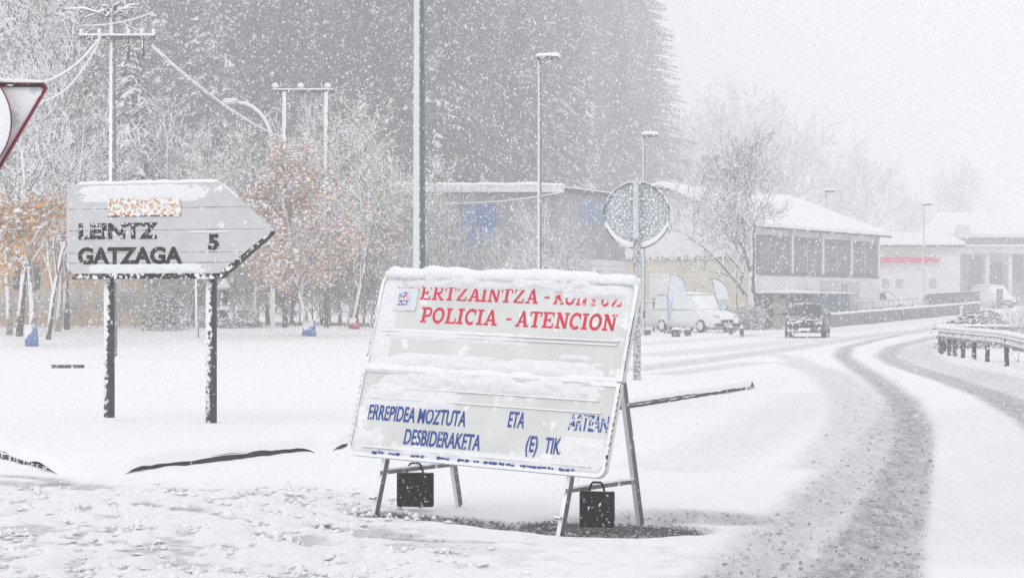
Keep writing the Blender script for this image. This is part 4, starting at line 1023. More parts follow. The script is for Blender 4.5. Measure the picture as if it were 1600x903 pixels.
fence_run('railing', 'thin grey railing behind the long stone wall', 'fence', PG(1328, 134), PG(1440, 156), 1.35, 1.6, M_GALV, (.9, 1.3))
fence_run('panel_fence', 'dark panel fence above the far half of the stone wall', 'fence', PG(1448, 162), PG(1530, 180), 1.55, 3.0, M_DARKM, (1.5,), (.15, 1.5, mat('grey_mesh_infill', (.15, .155, .17), .9, var=.2, snow=-.8, sscale=3)))
gt = thing('gate', 'pale barred gate between the panel fence and a stone pillar', 'gate', PG(1531, 186))
for i in range(9): part('bar', MB().box(i * .17, 0, .75, .035, .04, 1.1), M_CLADW, gt)
for zz in (.25, .75, 1.25): part('rail', MB().box(.7, .003, zz, 1.5, .05, .05), M_CLADW, gt)
gp = thing('gate_pillar', 'dark stone gate pillar with a snow cap beside the pale gate', 'pillar', PG(1562, 186))
part('shaft', MB().box(0, 0, .7, .45, .45, 1.9), M_STONE, gp); part('snow_cap', snow_ridge(MB(), [(-.25, 0, 1.64), (.25, 0, 1.64)], .5, .14, 1), M_SNOW, gp, True)
# blue-grey container and shed
oB = PG(1299, 133); tt = thing('container', 'blue-grey container standing behind the stone wall next to the shed', 'container', oB)
part('body', box_world(MB(), 1272, 1328, 459, 500, 133, 2.4, oB), mat('blue_grey_paint', (.16, .19, .25), .7, var=.15, snow=-.75, sscale=4), tt)
for i in range(9): part('rib', box_world(MB(), 1275 + i * 6, 1277.5 + i * 6, 460, 500, 132.95, .05, oB), mat('blue_grey_paint', ()), tt)
sr = MB(); snow_ridge(sr, [PW(1272, 459, 134.2, oB), PW(1328, 459, 134.2, oB)], 2.4, .14, 3, step=.2); part('snow_cap', sr, M_SNOW, tt, True)
oS = PG(1222, 117); ts_ = thing('shed', 'low dark shed with snowy flat roof and beige door left of the dark car', 'shed', oS)
M_SHED = mat('dark_hedge_boards', (.10, .105, .12), .9, var=.35, vscale=2.5, snow=-.55, sscale=3.5, amp=1.2)
part('wall', box_world(MB(), 1176, 1268, 461, 530, 117.6, 3.0, oS), M_SHED, ts_)
dr = part('door', box_world(MB(), 1208, 1229, 465, 519, 117.5, .12, oS), mat('beige_door', (.42, .39, .35), .8, var=.12), ts_)
part('handle', box_world(MB(), 1225, 1226.5, 492, 495, 117.43, .05, oS), M_DARKM, dr)
part('roof', box_world(MB(), 1172, 1286, 458.5, 461, 117, 4.0, oS), M_DARKM, ts_)
sr = MB(); snow_ridge(sr, [PW(1172, 458.5, 118.6, oS), PW(1286, 458.5, 118.6, oS)], 3.4, .20, 7, step=.2); part('roof_snow', sr, M_SNOW, ts_, True)
part('rail', MB().box(0, -.2, .9, 3.2, .05, .06), M_DARKM, ts_)

# ================================================================== CARS
def make_car(name, label, cat, loc, rz, L, W, H, paint, kind='car', snow_load=.06, glass=None, group=None):
    """front towards local -y"""
    t = thing(name, label, cat, loc, rz, group); glass = glass or M_GLASS
    hw = W / 2; zb = .24; belt = H * .60; hood = H * .56
    if kind == 'van':
        st = [(-L / 2, .80, zb + .06, belt * .62), (-L / 2 + .12, .95, zb, belt * .80), (-L / 2 + .9, 1, zb - .02, belt * .92), (-L / 2 + 1.3, 1, zb - .02, belt), (L / 2 - .1, 1, zb, belt), (L / 2, .96, zb + .1, belt)]
        cb = [(-L / 2 + .85, .84, .80, belt * .92, belt * .95), (-L / 2 + 1.65, .97, .80, belt, H - .05), (-L / 2 + 2.2, .98, .82, belt, H), (L / 2 - .3, .98, .84, belt, H - .02), (L / 2 - .06, .95, .8, belt, belt + .1)]
    else:
        st = [(-L / 2, .74, zb + .08, hood * .72), (-L / 2 + .12, .92, zb, hood * .86), (-L / 2 + .5, .99, zb - .02, hood * .97), (-L / 2 + L * .28, 1, zb - .02, belt), (L / 2 - .35, 1, zb, belt), (L / 2 - .05, .93, zb + .1, belt * .95)]
        cb = [(-L / 2 + L * .24, .86, .84, belt - .06, belt - .03), (-L / 2 + L * .40, .90, .70, belt, H - .06), (-L / 2 + L * .48, .92, .70, belt, H), (L / 2 - L * .20, .92, .70, belt, H - .03), (L / 2 - .15, .84, .76, belt - .04, belt)]
    def ring(y, s, z0, z1): return [(-hw * s * .90, y, z0), (-hw * s, y, z0 + .16), (-hw * s, y, z0 + (z1 - z0) * .7), (-hw * s * .94, y, z1 - .03), (-hw * s * .78, y, z1 + .01), (0, y, z1 + .03), (hw * s * .78, y, z1 + .01), (hw * s * .94, y, z1 - .03), (hw * s, y, z0 + (z1 - z0) * .7), (hw * s, y, z0 + .16), (hw * s * .90, y, z0)]
    part('body', MB().loft([ring(*s) for s in st]), paint, t, True)
    part('cabin', MB().loft([[(-hw * a, y, z0), (-hw * b, y, z1 - .06 if z1 - z0 > .1 else z1), (-hw * b * .86, y, z1), (hw * b * .86, y, z1), (hw * b, y, z1 - .06 if z1 - z0 > .1 else z1), (hw * a, y, z0)] for y, a, b, z0, z1 in cb]), paint, t)
    # windscreen: proud of the slope between the first two cabin stations
    (ya, a1, b1, z0a, z1a), (yb, a2, b2, z0b, z1b) = cb[0], cb[1]
    n_ = Vector((0, -(z1b - z1a), yb - ya)).normalized() * .012
    def wq(s, e): y = ya + (yb - ya) * s; z = z1a + (z1b - z1a) * s; w = hw * ((b1 + .0) * (1 - s) + b2 * .92 * s) * e; return y, z, w
    y1, z1, w1 = wq(.10, .95); y2, z2, w2 = wq(.95, .93)
    part('windscreen', MB().add([Vector((-w1, y1, z1)) + n_, Vector((w1, y1, z1)) + n_, Vector((w2, y2, z2)) + n_, Vector((-w2, y2, z2)) + n_, (-w1, y1, z1 - .02), (w1, y1, z1 - .02), (w2, y2, z2 - .02), (-w2, y2, z2 - .02)], [(0, 1, 2, 3), (0, 4, 5, 1), (1, 5, 6, 2), (2, 6, 7, 3), (3, 7, 4, 0)]), glass, t)
    for sx in (-1, 1):
        y0, y1_, nwin = cb[1][0] + .08, cb[3][0] - .05, 2
        for i in range(nwin):
            a_ = y0 + (y1_ - y0) * i / nwin + .04; b_ = y0 + (y1_ - y0) * (i + 1) / nwin - .04
            zl, zh = belt + .04, H - .14; xl_ = hw * (cb[2][1] - .00) + .004; xh = hw * (cb[2][2] + .02) + .012
            q = [(sx * xl_, a_, zl), (sx * xl_, b_, zl), (sx * xh, b_, zh), (sx * xh, a_ + (.12 if i == 0 else 0), zh)]
            part('side_window', MB().add(q + [(x - sx * .03, y, z) for x, y, z in q], [(0, 1, 2, 3), (0, 4, 5, 1), (1, 5, 6, 2), (2, 6, 7, 3), (3, 7, 4, 0)]), glass, t)
        for yy in (-L / 2 + L * .19, L / 2 - L * .19):
            rr = .32; x0 = sx * (hw - .20); x1 = sx * (hw + .012)
            w = part('wheel', MB().loft([[(x, yy + r_ * math.cos(R(a)), rr + r_ * math.sin(R(a))) for a in range(0, 360, 20)] for x, r_ in ((x0, rr * .9), (x0 + (x1 - x0) * .15, rr), (x0 + (x1 - x0) * .85, rr), (x1, rr * .88))]), M_BLACK, t)
            part('rim', MB().loft([[(x, yy + r_ * math.cos(R(a)), rr + r_ * math.sin(R(a))) for a in range(0, 360, 24)] for x, r_ in ((x1 - sx * .02, rr * .62), (x1 + sx * .012, rr * .6), (x1 + sx * .004, rr * .2))]), M_GALV, w)
        yf = st[0][0]; zh = st[1][3] * .86
        part('headlight', MB().add([(sx * hw * .52, yf - .035, zh - .07), (sx * hw * .86, yf + .06, zh - .05), (sx * hw * .88, yf + .10, zh + .10), (sx * hw * .52, yf + .0, zh + .07), (sx * hw * .52, yf + .1, zh - .07), (sx * hw * .84, yf + .2, zh - .05), (sx * hw * .86, yf + .2, zh + .09), (sx * hw * .52, yf + .12, zh + .06)],
             [(0, 1, 2, 3), (4, 7, 6, 5), (0, 4, 5, 1), (1, 5, 6, 2), (2, 6, 7, 3), (3, 7, 4, 0)]), M_LIGHTC, t)
        part('mirror', MB().box(sx * (hw + .09), cb[0][0] + .45, belt + .10, .18, .09, .13), paint, t)
        part('tail_light', MB().box(sx * hw * .80, L / 2 - .03, belt * .8, .18, .05, .2), M_CRIM, t)
    yf = st[0][0]
    part('grille', MB().box(0, yf - .005, st[0][3] * .80, W * .42, .04, .13), M_BLACK, t)
    part('bumper', MB().box(0, yf + .02, zb + .12, W * .84, .16, .17), M_DARKM, t)
    part('number_plate', MB().box(0, yf - .072, zb + .14, .5, .012, .11), M_FRAME, t)
    if snow_load:
        y0, y1_ = cb[1][0] - .02, cb[3][0] + .05
        sr = MB(); snow_ridge(sr, [(0, y0, H - .03), (0, y1_, H - .03)], W * .84, snow_load, 3, step=.15); part('roof_snow', sr, M_SNOW, t, True)
        sr = MB(); snow_ridge(sr, [(0, st[1][0] + .05, st[1][3] - .01), (0, st[2][0], st[2][3]), (0, cb[0][0] + .05, belt)], W * .86, snow_load * .8, 4, step=.1); part('bonnet_snow', sr, M_SNOW, t, True)
    return t
dc = G(1262, 527); make_car('car', 'dark car driving towards the camera, dusted with snow', 'car', dc, R(-11), 4.3, 1.74, 1.52, M_CARD, snow_load=0)
vp = G(1090, 523); M_GS = mat('snow_covered_glass', (.5, .53, .56), .4, var=.1, snow=-.15, sscale=4, amp=1.0)
make_car('van', 'white van buried in snow beside the feather banners', 'van', (vp.x, vp.y + 1.4, gz(vp.x, vp.y) + .1), R(38), 4.4, 1.85, 1.82, M_CARW, 'van', .14, M_GS)
vq = G(1024, 519); make_car('car', 'white car buried in snow parked left of the white van', 'car', (vq.x - .4, vq.y + 2, gz(vq.x, vq.y) + .1), R(62), 4.0, 1.7, 1.45, M_CARW, snow_load=.16, glass=M_GS)
make_car('van', 'far pale van parked by the gate pillar under the canopy', 'van', PG(1551, 190), R(20), 4.6, 1.9, 1.9, M_CARW, 'van', .12, M_GS)
make_car('car', 'small car roof showing behind the thin railing', 'car', PG(1381, 152) + Vector((0, 0, .35)), R(75), 3.8, 1.65, 1.5, mat('grey_car_paint', (.25, .26, .28), .4, snow=-.1), snow_load=.1, glass=M_GLASS)

# ================================================================== BANNERS, BOARD, CARTS
def banner(px, Y, pyt, pyb, w, lean_, label):
    g0 = PG(px, Y); g0.z += .1; u = Y / F; t = thing('feather_banner', label, 'banner', g0, 0, 'feather banners beside the snowed-in van')
    zt0 = zpx(pyt, Y) - g0.z; zb0 = zpx(pyb, Y) - g0.z; ww = w * u
    # leaf shape
    L_ = []; 
    for i in range(13):
        s = i / 12; z = zb0 + (zt0 - zb0) * s
        wd = ww * (1 - (max(0, s - .45) / .55) ** 2.2) ** .5 if s < 1 else 0.01
        L_.append((z, wd))
    dx = lambda z: lean_ * u * z / zt0
    rings = [[(dx(z) - .5 * ww + 0, -.01, z), (dx(z) - .5 * ww + wd, -.03 + .05 * math.sin(z * 3), z), (dx(z) - .5 * ww + wd, -.018 + .05 * math.sin(z * 3), z), (dx(z) - .5 * ww, .004, z)] for z, wd in L_]
    part('cloth', MB().loft(rings), M_FLAGC, t)
    pts = [(dx(z) - .5 * ww - .015, 0, z) for z, wd in L_[:1]]
    edge_ = [(dx(z) - .5 * ww + wd + .012, .0, z) for z, wd in L_[5:]]
    part('mast', MB().tube([(0, 0, 0), (dx(zb0) - .5 * ww - .012, 0, zb0)] + [(dx(z) - .5 * ww - .015, 0, z) for z, wd in L_[2:]], .022, 6), M_DARKM, t)
    part('trim', MB().tube(edge_, .018, 5), M_DARKM, t)
    part('lower_cloth', MB().add([(dx(zb0) - .5 * ww, -.012, zb0), (dx(zb0) - .1 * ww, -.012, zb0), (.05, -.012, .35), (.0, -.012, .35), (dx(zb0) - .5 * ww, .006, zb0), (dx(zb0) - .1 * ww, .006, zb0), (.05, .006, .35), (.0, .006, .35)], [(0, 1, 2, 3), (7, 6, 5, 4), (0, 4, 5, 1), (1, 5, 6, 2), (2, 6, 7, 3), (3, 7, 4, 0)]), M_FLAGB, t)
    part('base', MB().box(0, 0, .05, .5, .4, .12), M_DARKM, t)
banner(1046, 103, 428, 466, 24, 14, 'left feather banner leaning right, beside the white hoarding')
banner(1140, 106, 435, 468, 19, -18, 'right feather banner leaning left behind the white van')
oW = PG(1033, 109); tw = thing('hoarding', 'plain white hoarding left of the left feather banner', 'hoarding', oW)
part('panel', box_world(MB(), 1015, 1053, 431, 466, 109, .12, oW), mat('white_hoarding', (.80, .81, .82), .6, var=.02), tw)
for px_ in (1020, 1048): part('post', box_world(MB(), px_, px_ + 3, 466, 530, 109.02, .08, oW), M_DARKM, tw)
sr = MB(); snow_ridge(sr, [PW(1015, 431, 109.06, oW), PW(1053, 431, 109.06, oW)], .16, .06, 3); part('snow_ridge', sr, M_SNOW, tw, True)
def planter(px, py, w, h, label, m=M_DARKM):
    p = G(px, py, .1); t = thing('planter', label, 'planter', p, .1 * math.sin(px), 'planters along the forecourt'); k = p.y / F
    part('box', MB().loft([[(-w * k * s, -w * k * s * .6, z), (w * k * s, -w * k * s * .6, z), (w * k * s, w * k * s * .6, z), (-w * k * s, w * k * s * .6, z)] for s, z in ((.40, -.05), (.5, h * k * .85), (.46, h * k * .86))]), m, t)
    part('snow_cap', snow_ridge(MB(), [(-w * k * .45, 0, h * k * .84), (w * k * .45, 0, h * k * .84)], w * k * .6, h * k * .25, px), M_SNOW, t, True)
for px_, py_, w, h, l in ((1056, 527, 15, 14, 'planter in front of the van, left one of a pair'), (1074, 526, 12, 13, 'planter in front of the van, right one of a pair'), (1142, 524, 7, 14, 'planter at the foot of the right feather banner'), (1159, 524, 7, 13, 'planter beside the lamp post right of the van'), (1012, 524, 10, 10, 'planter just right of the round sign post')):
    planter(px_, py_, w, h, l)
# thin sign post + inverted triangle
p = PG(1291, 140); ts2 = thing('give_way_sign', 'small grey inverted triangle sign seen from behind by the container', 'sign', p); u = 140 / F
zt0 = zpx(431, 140) - p.z; hw_ = 12 * u
part('sign_plate', MB().prism([(-hw_, zt0), (0, zt0 - 21 * u), (hw_, zt0)], -.02, .02), M_SIGNBACK2, ts2); part('post', MB().tube([(0, .05, -.1), (0, .05, zt0 - .1)], .035, 8), M_GALV, ts2)
p = G(1502, 522, 0); mk = thing('marker_post', 'slim white marker post behind the tip of the guardrail', 'post', p)
zt0 = zpx(481, p.y) - p.z
part('shaft', MB().box(0, 0, zt0 / 2, .10, .06, zt0), M_CLADW, mk); part('cap', MB().box(0, 0, zt0 + .03, .16, .1, .12), M_SNOW, mk)

# ================================================================== GUARDRAIL
def zrail(pt): return gz(pt[0], pt[1])
path = [(10.6, 44.5), (11.1, 48), (11.75, 52.4), (12.35, 56.5), (12.55, 60), (12.65, 63), (12.75, 65.5), (12.95, 67.8), (13.3, 69.8), (13.9, 71.4), (14.7, 72.2), (15.6, 72.0), (16.6, 71.2), (18, 70)]
path = resample(chaikin(path, 2), 90); o0 = path[20].copy(); o0.z = gz(o0.x, o0.y)
gr = thing('guardrail', 'galvanised guardrail with snow on top curving round the right verge', 'guardrail', o0)
prof = [(.0, .78), (-.05, .73), (-.07, .69), (-.02, .65), (-.02, .60), (-.07, .56), (-.05, .50), (.0, .46)]
rings = []; crest = []
for i, p in enumerate(path):
    q = path[min(i + 1, 89)] - path[max(i - 1, 0)]; q.normalize(); nrm = Vector((-q.y, q.x, 0)) * -1      # towards inside
    g0 = gz(p.x, p.y)
    f_ = [Vector((p.x, p.y, 0)) - nrm * (-y) + Vector((0, 0, g0 + z)) for y, z in prof]
    b_ = [v + nrm * .012 for v in reversed(f_)]
    rings.append([v - o0 for v in f_ + b_]); crest.append(Vector((p.x, p.y, g0 + .77)) - o0)
part('rail', MB().loft(rings), mat('dull_zinc', (.17, .175, .185), .5, .3, snow=-.3, sscale=5, amp=.8), gr)
sr = MB(); snow_ridge(sr, crest, .17, .09, 3, step=.15); part('snow_ridge', sr, M_SNOW, gr, True)
for px_, py_ in ((1572, 570), (1543.5, 567), (1521, 562), (1505, 559), (1491, 557), (1482, 554.5), (1475.5, 553), (1471, 551), (1612, 577)):
    Y = 5600 / (py_ - 470); X = (px_ - 800) / F * Y
    c_ = min(path, key=lambda v: abs(v.x / v.y - X / Y) + (0 if v.y < 71 else 9)); X, Y = c_.x + .02, c_.y
    part('post', MB().box(X - o0.x, Y + .06 - o0.y, .29 + gz(X, Y) - o0.z, .105, .09, .78), M_DARKM, gr)
for i in (70, 76, 82):
    c_ = path[i]; part('post', MB().box(c_.x - o0.x, c_.y - .06 - o0.y, .3 + gz(c_.x, c_.y) - o0.z, .12, .09, .78), M_DARKM, gr)
mound = MB(); rings = []
c_ = Vector((19.0, 77, gz(19.0, 77))); nr = 26
mx_ = np.linspace(-3.2, 3.2, 30); my_ = np.linspace(-3, 3, 24); MXX, MYY = np.meshgrid(mx_, my_)
MZZ = 1.0 * np.clip(1 - (MXX / 3.1) ** 2 - (MYY / 2.9) ** 2, 0, 1) ** .7 * (1 + .25 * fbm(MXX, MYY, 55)) - .06
o = obj('snow_mound', grid_mesh('snow_mound', MXX, MYY, MZZ, M_GROUND, (0 * MXX, 0 * MXX)), loc=c_, label='low snow mound behind the guardrail at the right edge', cat='snow mound')

# drain grate
p = G(106, 575); dg_ = thing('drain_grate', 'small dark drain grate edge showing through the snow at left', 'drain', p); k = p.y / F
part('frame', MB().box(0, 0, .035, 50 * k, .16, .09), M_KERB, dg_)
for i in range(7): part('bar', MB().box((-21 + i * 7) * k, -.085, .04, 3 * k, .03, .05), M_KERB, dg_)
part('snow_cap', snow_ridge(MB(), [(-26 * k, .06, .075), (26 * k, .06, .075)], .24, .04, 3), M_SNOW, dg_, True)
# post with white streak left of the right sign post
for px_, py0, py_, w, lab in ((307, 415, 528, 4, 'thin leaning garden post just left of the right sign post'), (128, 442, 508, 2.6, 'thin white-coated stake below the left end of the arrow sign')):
    p = G(px_, py_); t = thing('garden_post', lab, 'post', p); zt0 = zpx(py0, p.y) - p.z; k = p.y / F
    part('shaft', MB().tube([(w * .3 * k, 0, -.1), (-w * .2 * k, 0, zt0)], [w * .75 * k, w * .5 * k], 8), mat('windward_snowed_stake', (.12, .12, .12), .8, snow=.25, sscale=8, amp=.5, sdir=(-.9, -.35, .2)), t, True)
    part('snow_cap', MB().tube([(-w * .2 * k, 0, zt0 - .01), (-w * .2 * k, 0, zt0 + .05), (-w * .2 * k, 0, zt0 + .08)], [w * .7 * k, w * .8 * k, w * .3 * k], 8), M_SNOW, t, True)
    if px_ < 200: part('white_base', MB().box(0, 0, .12, .22, .2, .34), M_FRAME, t)
# stone garden lantern
p = G(350, 512); Yl = p.y; k = Yl / F; sl = thing('stone_lantern', 'dark stone garden lantern with snow on its two tiers right of the arrow sign posts', 'lantern', p)
zz = lambda py: zpx(py, Yl) - p.z
def lathe(pr, n=12): return MB().loft([[(r_ * math.cos(R(a)), r_ * math.sin(R(a)), z) for a in range(0, 360, 360 // n)] for r_, z in pr])
part('pedestal', lathe([(12 * k, -.05), (10 * k, zz(500)), (6 * k, zz(497)), (6 * k, zz(488)), (11 * k, zz(485)), (12 * k, zz(484))]), M_STONE, sl)
part('firebox', lathe([(5 * k, zz(484)), (5 * k, zz(470)), (7 * k, zz(466)), (7 * k, zz(455)), (9 * k, zz(452))]), M_DARKM, sl)
part('roof', lathe([(12 * k, zz(453)), (11 * k, zz(450)), (5 * k, zz(444)), (2 * k, zz(440)), (1 * k, zz(437))]), M_STONE, sl)
part('snow_cap', lathe([(11.5 * k, zz(451.5)), (10 * k, zz(447)), (6 * k, zz(441)), (3 * k, zz(437)), (1 * k, zz(434))]), M_SNOW, sl, True)
part('snow_ring', lathe([(12.5 * k, zz(484.5)), (11 * k, zz(481)), (6 * k, zz(479)), (5 * k, zz(478))]), M_SNOW, sl, True)

# ================================================================== TREES
def rnd_perp(v, rnd):
    while True:
        r_ = Vector((rnd.gauss(0, 1), rnd.gauss(0, 1), rnd.gauss(0, 1))); c_ = v.cross(r_)
        if c_.length > .1: return c_.normalized()
def grow(seed, H, r0, levels=4, nch=(5, 5, 4, 4), spread=.75, up=.25, wob=.12, first=.25, lenf=.55, rmin=.012, rf=.55):
    """branches as tapered tubes; returns trunk tubes, crown tubes, tips"""
    rnd = random.Random(seed); trunk = []; crown = []; tips = []
    def br(p, d_, L, r_, lev):
        n = 5 if lev == 0 else 3 if lev < 3 else 2
        pts = [p.copy()]; rad = [r_]; dd = d_.copy()
        for i in range(n):
            dd = (dd + rnd_perp(dd, rnd) * wob * (1 + lev * .6) + Vector((0, 0, up * .25 if lev else .1))).normalized()
            pts.append(pts[-1] + dd * (L / n)); rad.append(max(rmin * .6, r_ * (1 - .75 * (i + 1) / n)))
        (trunk if lev == 0 else crown).append((pts, rad, lev))
        if lev >= levels: tips.append((pts[-1], dd)); tips.append((pts[1], dd)); return
        k = nch[lev]; 
        for c in range(k):
            t = first + (1 - first) * ((c + rnd.random()) / k) if lev == 0 else .2 + .8 * (c + rnd.random()) / k
            f_ = t * n; i = min(int(f_), n - 1); q = pts[i].lerp(pts[i + 1], f_ - i)
            ax = (pts[i + 1] - pts[i]).normalized(); s = spread * (.8 + .4 * rnd.random())
            nd = (ax * math.cos(s) + rnd_perp(ax, rnd) * math.sin(s) + Vector((0, 0, up * .5))).normalized()
            br(q, nd, L * lenf * (1.15 - .55 * t if lev == 0 else .9 + .2 * rnd.random()), max(rmin, rad[i] * rf), lev + 1)
        if lev: br(pts[-1], dd, L * .5, max(rmin, rad[-1]), lev + 1)
    br(Vector((0, 0, -.1)), Vector((rnd.gauss(0, .03), rnd.gauss(0, .03), 1)).normalized(), H, r0, 0)
    return trunk, crown, tips
def tree_mesh(seed, H, r0, leaf=None, leafn=2, leafs=.06, twigm=M_TWIG, barkm=M_BARK, leafmask=None, leafrad=.25, **kw):
    trunk, crown, tips = grow(seed, H, r0, **kw)
    tm = MB(); [tm.tube(p, r_, 8) for p, r_, l in trunk]
    cm = MB()
    for p, r_, l in crown: cm.tube(p, r_, 4 if l < 3 else 3, cap=False)
    rnd = random.Random(seed + 5); lm = None
    if leaf:
        lm = MB()
        for p, dd in tips:
            if leafmask and not leafmask(p): continue
            for i in range(leafn):
                c = p + Vector((rnd.gauss(0, leafrad), rnd.gauss(0, leafrad), rnd.gauss(0, leafrad)))
                a = rnd_perp(Vector((0, 0, 1)), rnd) * leafs * (.6 + .8 * rnd.random()); b = rnd_perp(a.normalized(), rnd) * leafs * .7
                lm.add([c - a, c + b * .8, c + a, c - b], [(0, 1, 2, 3)])
    return (tm.mesh('trunk', barkm, True), cm.mesh('crown', twigm, False, fix=False), lm.mesh('leaves', leaf, False, fix=False) if lm else None)
def place_tree(meshes, loc, rz, sc, label, name='bare_tree', cat='tree', group=None, tilt=(0, 0)):
    t = thing(name, label, cat, loc, 0, group, rot=(tilt[0], tilt[1], rz)); t.scale = (sc,) * 3
    tr = obj('trunk', meshes[0], t); cr_ = obj('crown', meshes[1], t)
    if meshes[2]: obj('leaves', meshes[2], t)
    return t, tr
# prototypes (about unit real sizes)
big = tree_mesh(101, 6.2, .30, levels=5, nch=(8, 5, 4, 3, 3), spread=.72, up=.30, lenf=.62, first=.22, rmin=.014, twigm=M_TWIGD, wob=.14)
t0 = PG(1178, 116); place_tree(big, t0, 2.6, 1.06, 'big bare spreading tree behind the snowed-in shed, with a short thick trunk', 'bare_tree')
oa = tree_mesh(7, 4.6, .10, leaf=M_LEAFO, leafn=4, leafs=.065, leafmask=lambda p: p.z < 3.3, leafrad=.12, levels=4, nch=(12, 5, 4, 3), spread=.9, up=.12, lenf=.42, first=.30, rmin=.013, barkm=M_BIRCH)
ob = tree_mesh(8, 4.4, .09, leaf=M_LEAFP, leafn=4, leafs=.06, leafrad=.12, leafmask=lambda p: vnoise(p.x * .9, p.z * .9 + p.y, 3) > -.2, levels=4, nch=(14, 5, 4, 3), spread=.95, up=.12, lenf=.42, first=.25, rmin=.014, barkm=M_BIRCH)
oc = tree_mesh(9, 6.5, .10, leaf=M_LEAFG, leafn=1, leafs=.05, levels=4, nch=(12, 5, 4, 3), spread=.8, up=.2, lenf=.46, first=.2, rmin=.014)
od = tree_mesh(10, 7.5, .09, levels=4, nch=(13, 6, 5, 3), spread=.8, up=.22, lenf=.46, first=.18, rmin=.015)
oe = tree_mesh(12, 9.0, .11, levels=4, nch=(14, 6, 5, 4), spread=.8, up=.22, lenf=.42, first=.38, rmin=.017)
of = tree_mesh(13, 3.2, .05, levels=4, nch=(10, 6, 4, 3), spread=.9, up=.35, lenf=.6, first=.02, rmin=.011)   # low brush
# left leafy trees, with coloured trunk sleeves where the photo shows them
def sleeve(tree, r_, h, m):
    tr = tree[1]; part('trunk_sleeve', MB().tube([(0, 0, 0), (0, 0, h)], [r_ * 1.1, r_], 10), m, tr, True)
b1 = G(50, 541); tt_ = place_tree(oa, b1, .3, 1.35, 'slim white-trunked birch with rust leaves and a blue band at its foot', 'birch', tilt=(0, R(-3))); sleeve(tt_, .145, .50, M_SLEEVB)
b2 = G(28, 503); tt_ = place_tree(oa, b2, 2.0, 1.3, 'rust-leaved young tree with a red-white trunk sleeve at the left edge', 'young_tree'); sleeve(tt_, .17, .36, M_SLEEVR)
b3 = G(483, 525); tt_ = place_tree(ob, b3, 1.2, 1.2, 'pale pink-leaved birch with a blue trunk sleeve in the middle of the garden', 'birch'); sleeve(tt_, .19, .42, M_SLEEVB)
b4 = G(553, 514); tt_ = place_tree(oc, b4, 4.0, 1.05, 'slim tree with yellowish leaves and a red trunk sleeve left of the police board', 'young_tree'); sleeve(tt_, .19, .42, M_SLEEVR)
spots = [
    (ob, 420, 96, 1.0, 2.2, 'orange-pink leaved tree right behind the tip of the arrow sign', 'young_tree'),
    (oa, 402, 90, 1.0, 3.3, 'small rust-leaved tree at the tip of the arrow sign', 'young_tree'),
    (od, 455, 101, .95, .4, 'bare snowy tree under the twin-legged power pole', 'bare_tree'),
    (od, 505, 99, 1.05, 2.6, 'bare snowy tree right of the twin-legged power pole', 'bare_tree'),
    (ob, 545, 94, 1.15, 5.0, 'pinkish snowy tree behind the tree with the red sleeve', 'young_tree'),
    (oc, 590, 97, .9, 1.0, 'pale snowy tree directly left of the thick lamp post', 'young_tree'),
    (oe, 30, 78, 1.25, .6, 'tall dense snowy tree filling the upper left corner', 'bare_tree'),
    (oe, 105, 86, 1.15, 2.9, 'tall dense snowy tree left of the single power pole', 'bare_tree'),
    (oe, -40, 82, 1.3, 4.2, 'tall snowy tree mostly beyond the left edge of the view', 'bare_tree'),
    (od, 75, 75, 1.0, 1.9, 'snowy tree above the left end of the arrow sign', 'bare_tree'),
    (oa, 90, 84, 1.25, 1.4, 'rust-leaved tree just left of the arrow sign', 'young_tree'),
    (oa, 15, 80, 1.35, 5.4, 'rust-leaved tree above the red-white trunk sleeve', 'young_tree'),
    (od, 150, 105, 1.25, 3.7, 'snowy bare tree behind the left half of the arrow sign', 'bare_tree'),
    (od, 225, 105, 1.1, 5.2, 'snowy bare tree right of the single power pole', 'bare_tree'),
    (od, 300, 104, .95, .9, 'snowy bare tree behind the right half of the arrow sign', 'bare_tree'),
    (oc, 345, 93, .95, 2.4, 'slender snowy tree beside the stone lantern', 'young_tree'),
    (od, 640, 98, .68, 1.7, 'snowy tree just behind the thick lamp post', 'bare_tree'),
    (od, 694, 96, .62, 2.9, 'snowy tree in front of the left end of the grey hall', 'bare_tree'),
    (oc, 775, 97, .52, 4.4, 'snowy tree in front of the middle of the grey hall', 'young_tree'),
    (od, 830, 99, .62, .3, 'snowy tree left of the second lamp post', 'bare_tree'),
    (od, 880, 100, .55, 5.5, 'small snowy tree below the corner of the grey hall', 'bare_tree'),
]
for m_, px_, Y, s_, rz_, lab, nm in spots:
    place_tree(m_, PG(px_, Y), rz_, s_, lab, nm, group='snowy garden trees behind the police board')
rnd = random.Random(21)
for i in range(46):
    px_ = 240 + (940 - 240) * (i + rnd.random() * .8) / 46; Y = 92 + 11 * rnd.random()
    p = PG(px_, Y)
    if p.x > -5.2 and p.x < 7 and p.y > 103.4: p.y = 103; p = PG(px_, 103)
    place_tree(of, p, rnd.random() * 6.28, .55 + .35 * rnd.random(), 'low snow-laced bush in the thicket in front of the grey hall and garden', 'snowy_bush', 'bush', 'bushes of the thicket')
for i in range(12):
    px_ = -60 + i * 27 + 10 * rnd.random(); place_tree(of, PG(px_, 88 + 2 * rnd.random()), rnd.random() * 6.28, .26 + .16 * rnd.random(), ['first', 'second', 'third', 'fourth', 'fifth', 'sixth', 'seventh', 'eighth', 'ninth', 'tenth', 'eleventh', 'twelfth'][i] + ' from left of the low bushes along the foot of the ochre house', 'snowy_bush', 'bush', 'bushes along the ochre house')

ORD = ['first', 'second', 'third', 'fourth', 'fifth', 'sixth', 'seventh', 'eighth', 'ninth', 'tenth', 'eleventh', 'twelfth']
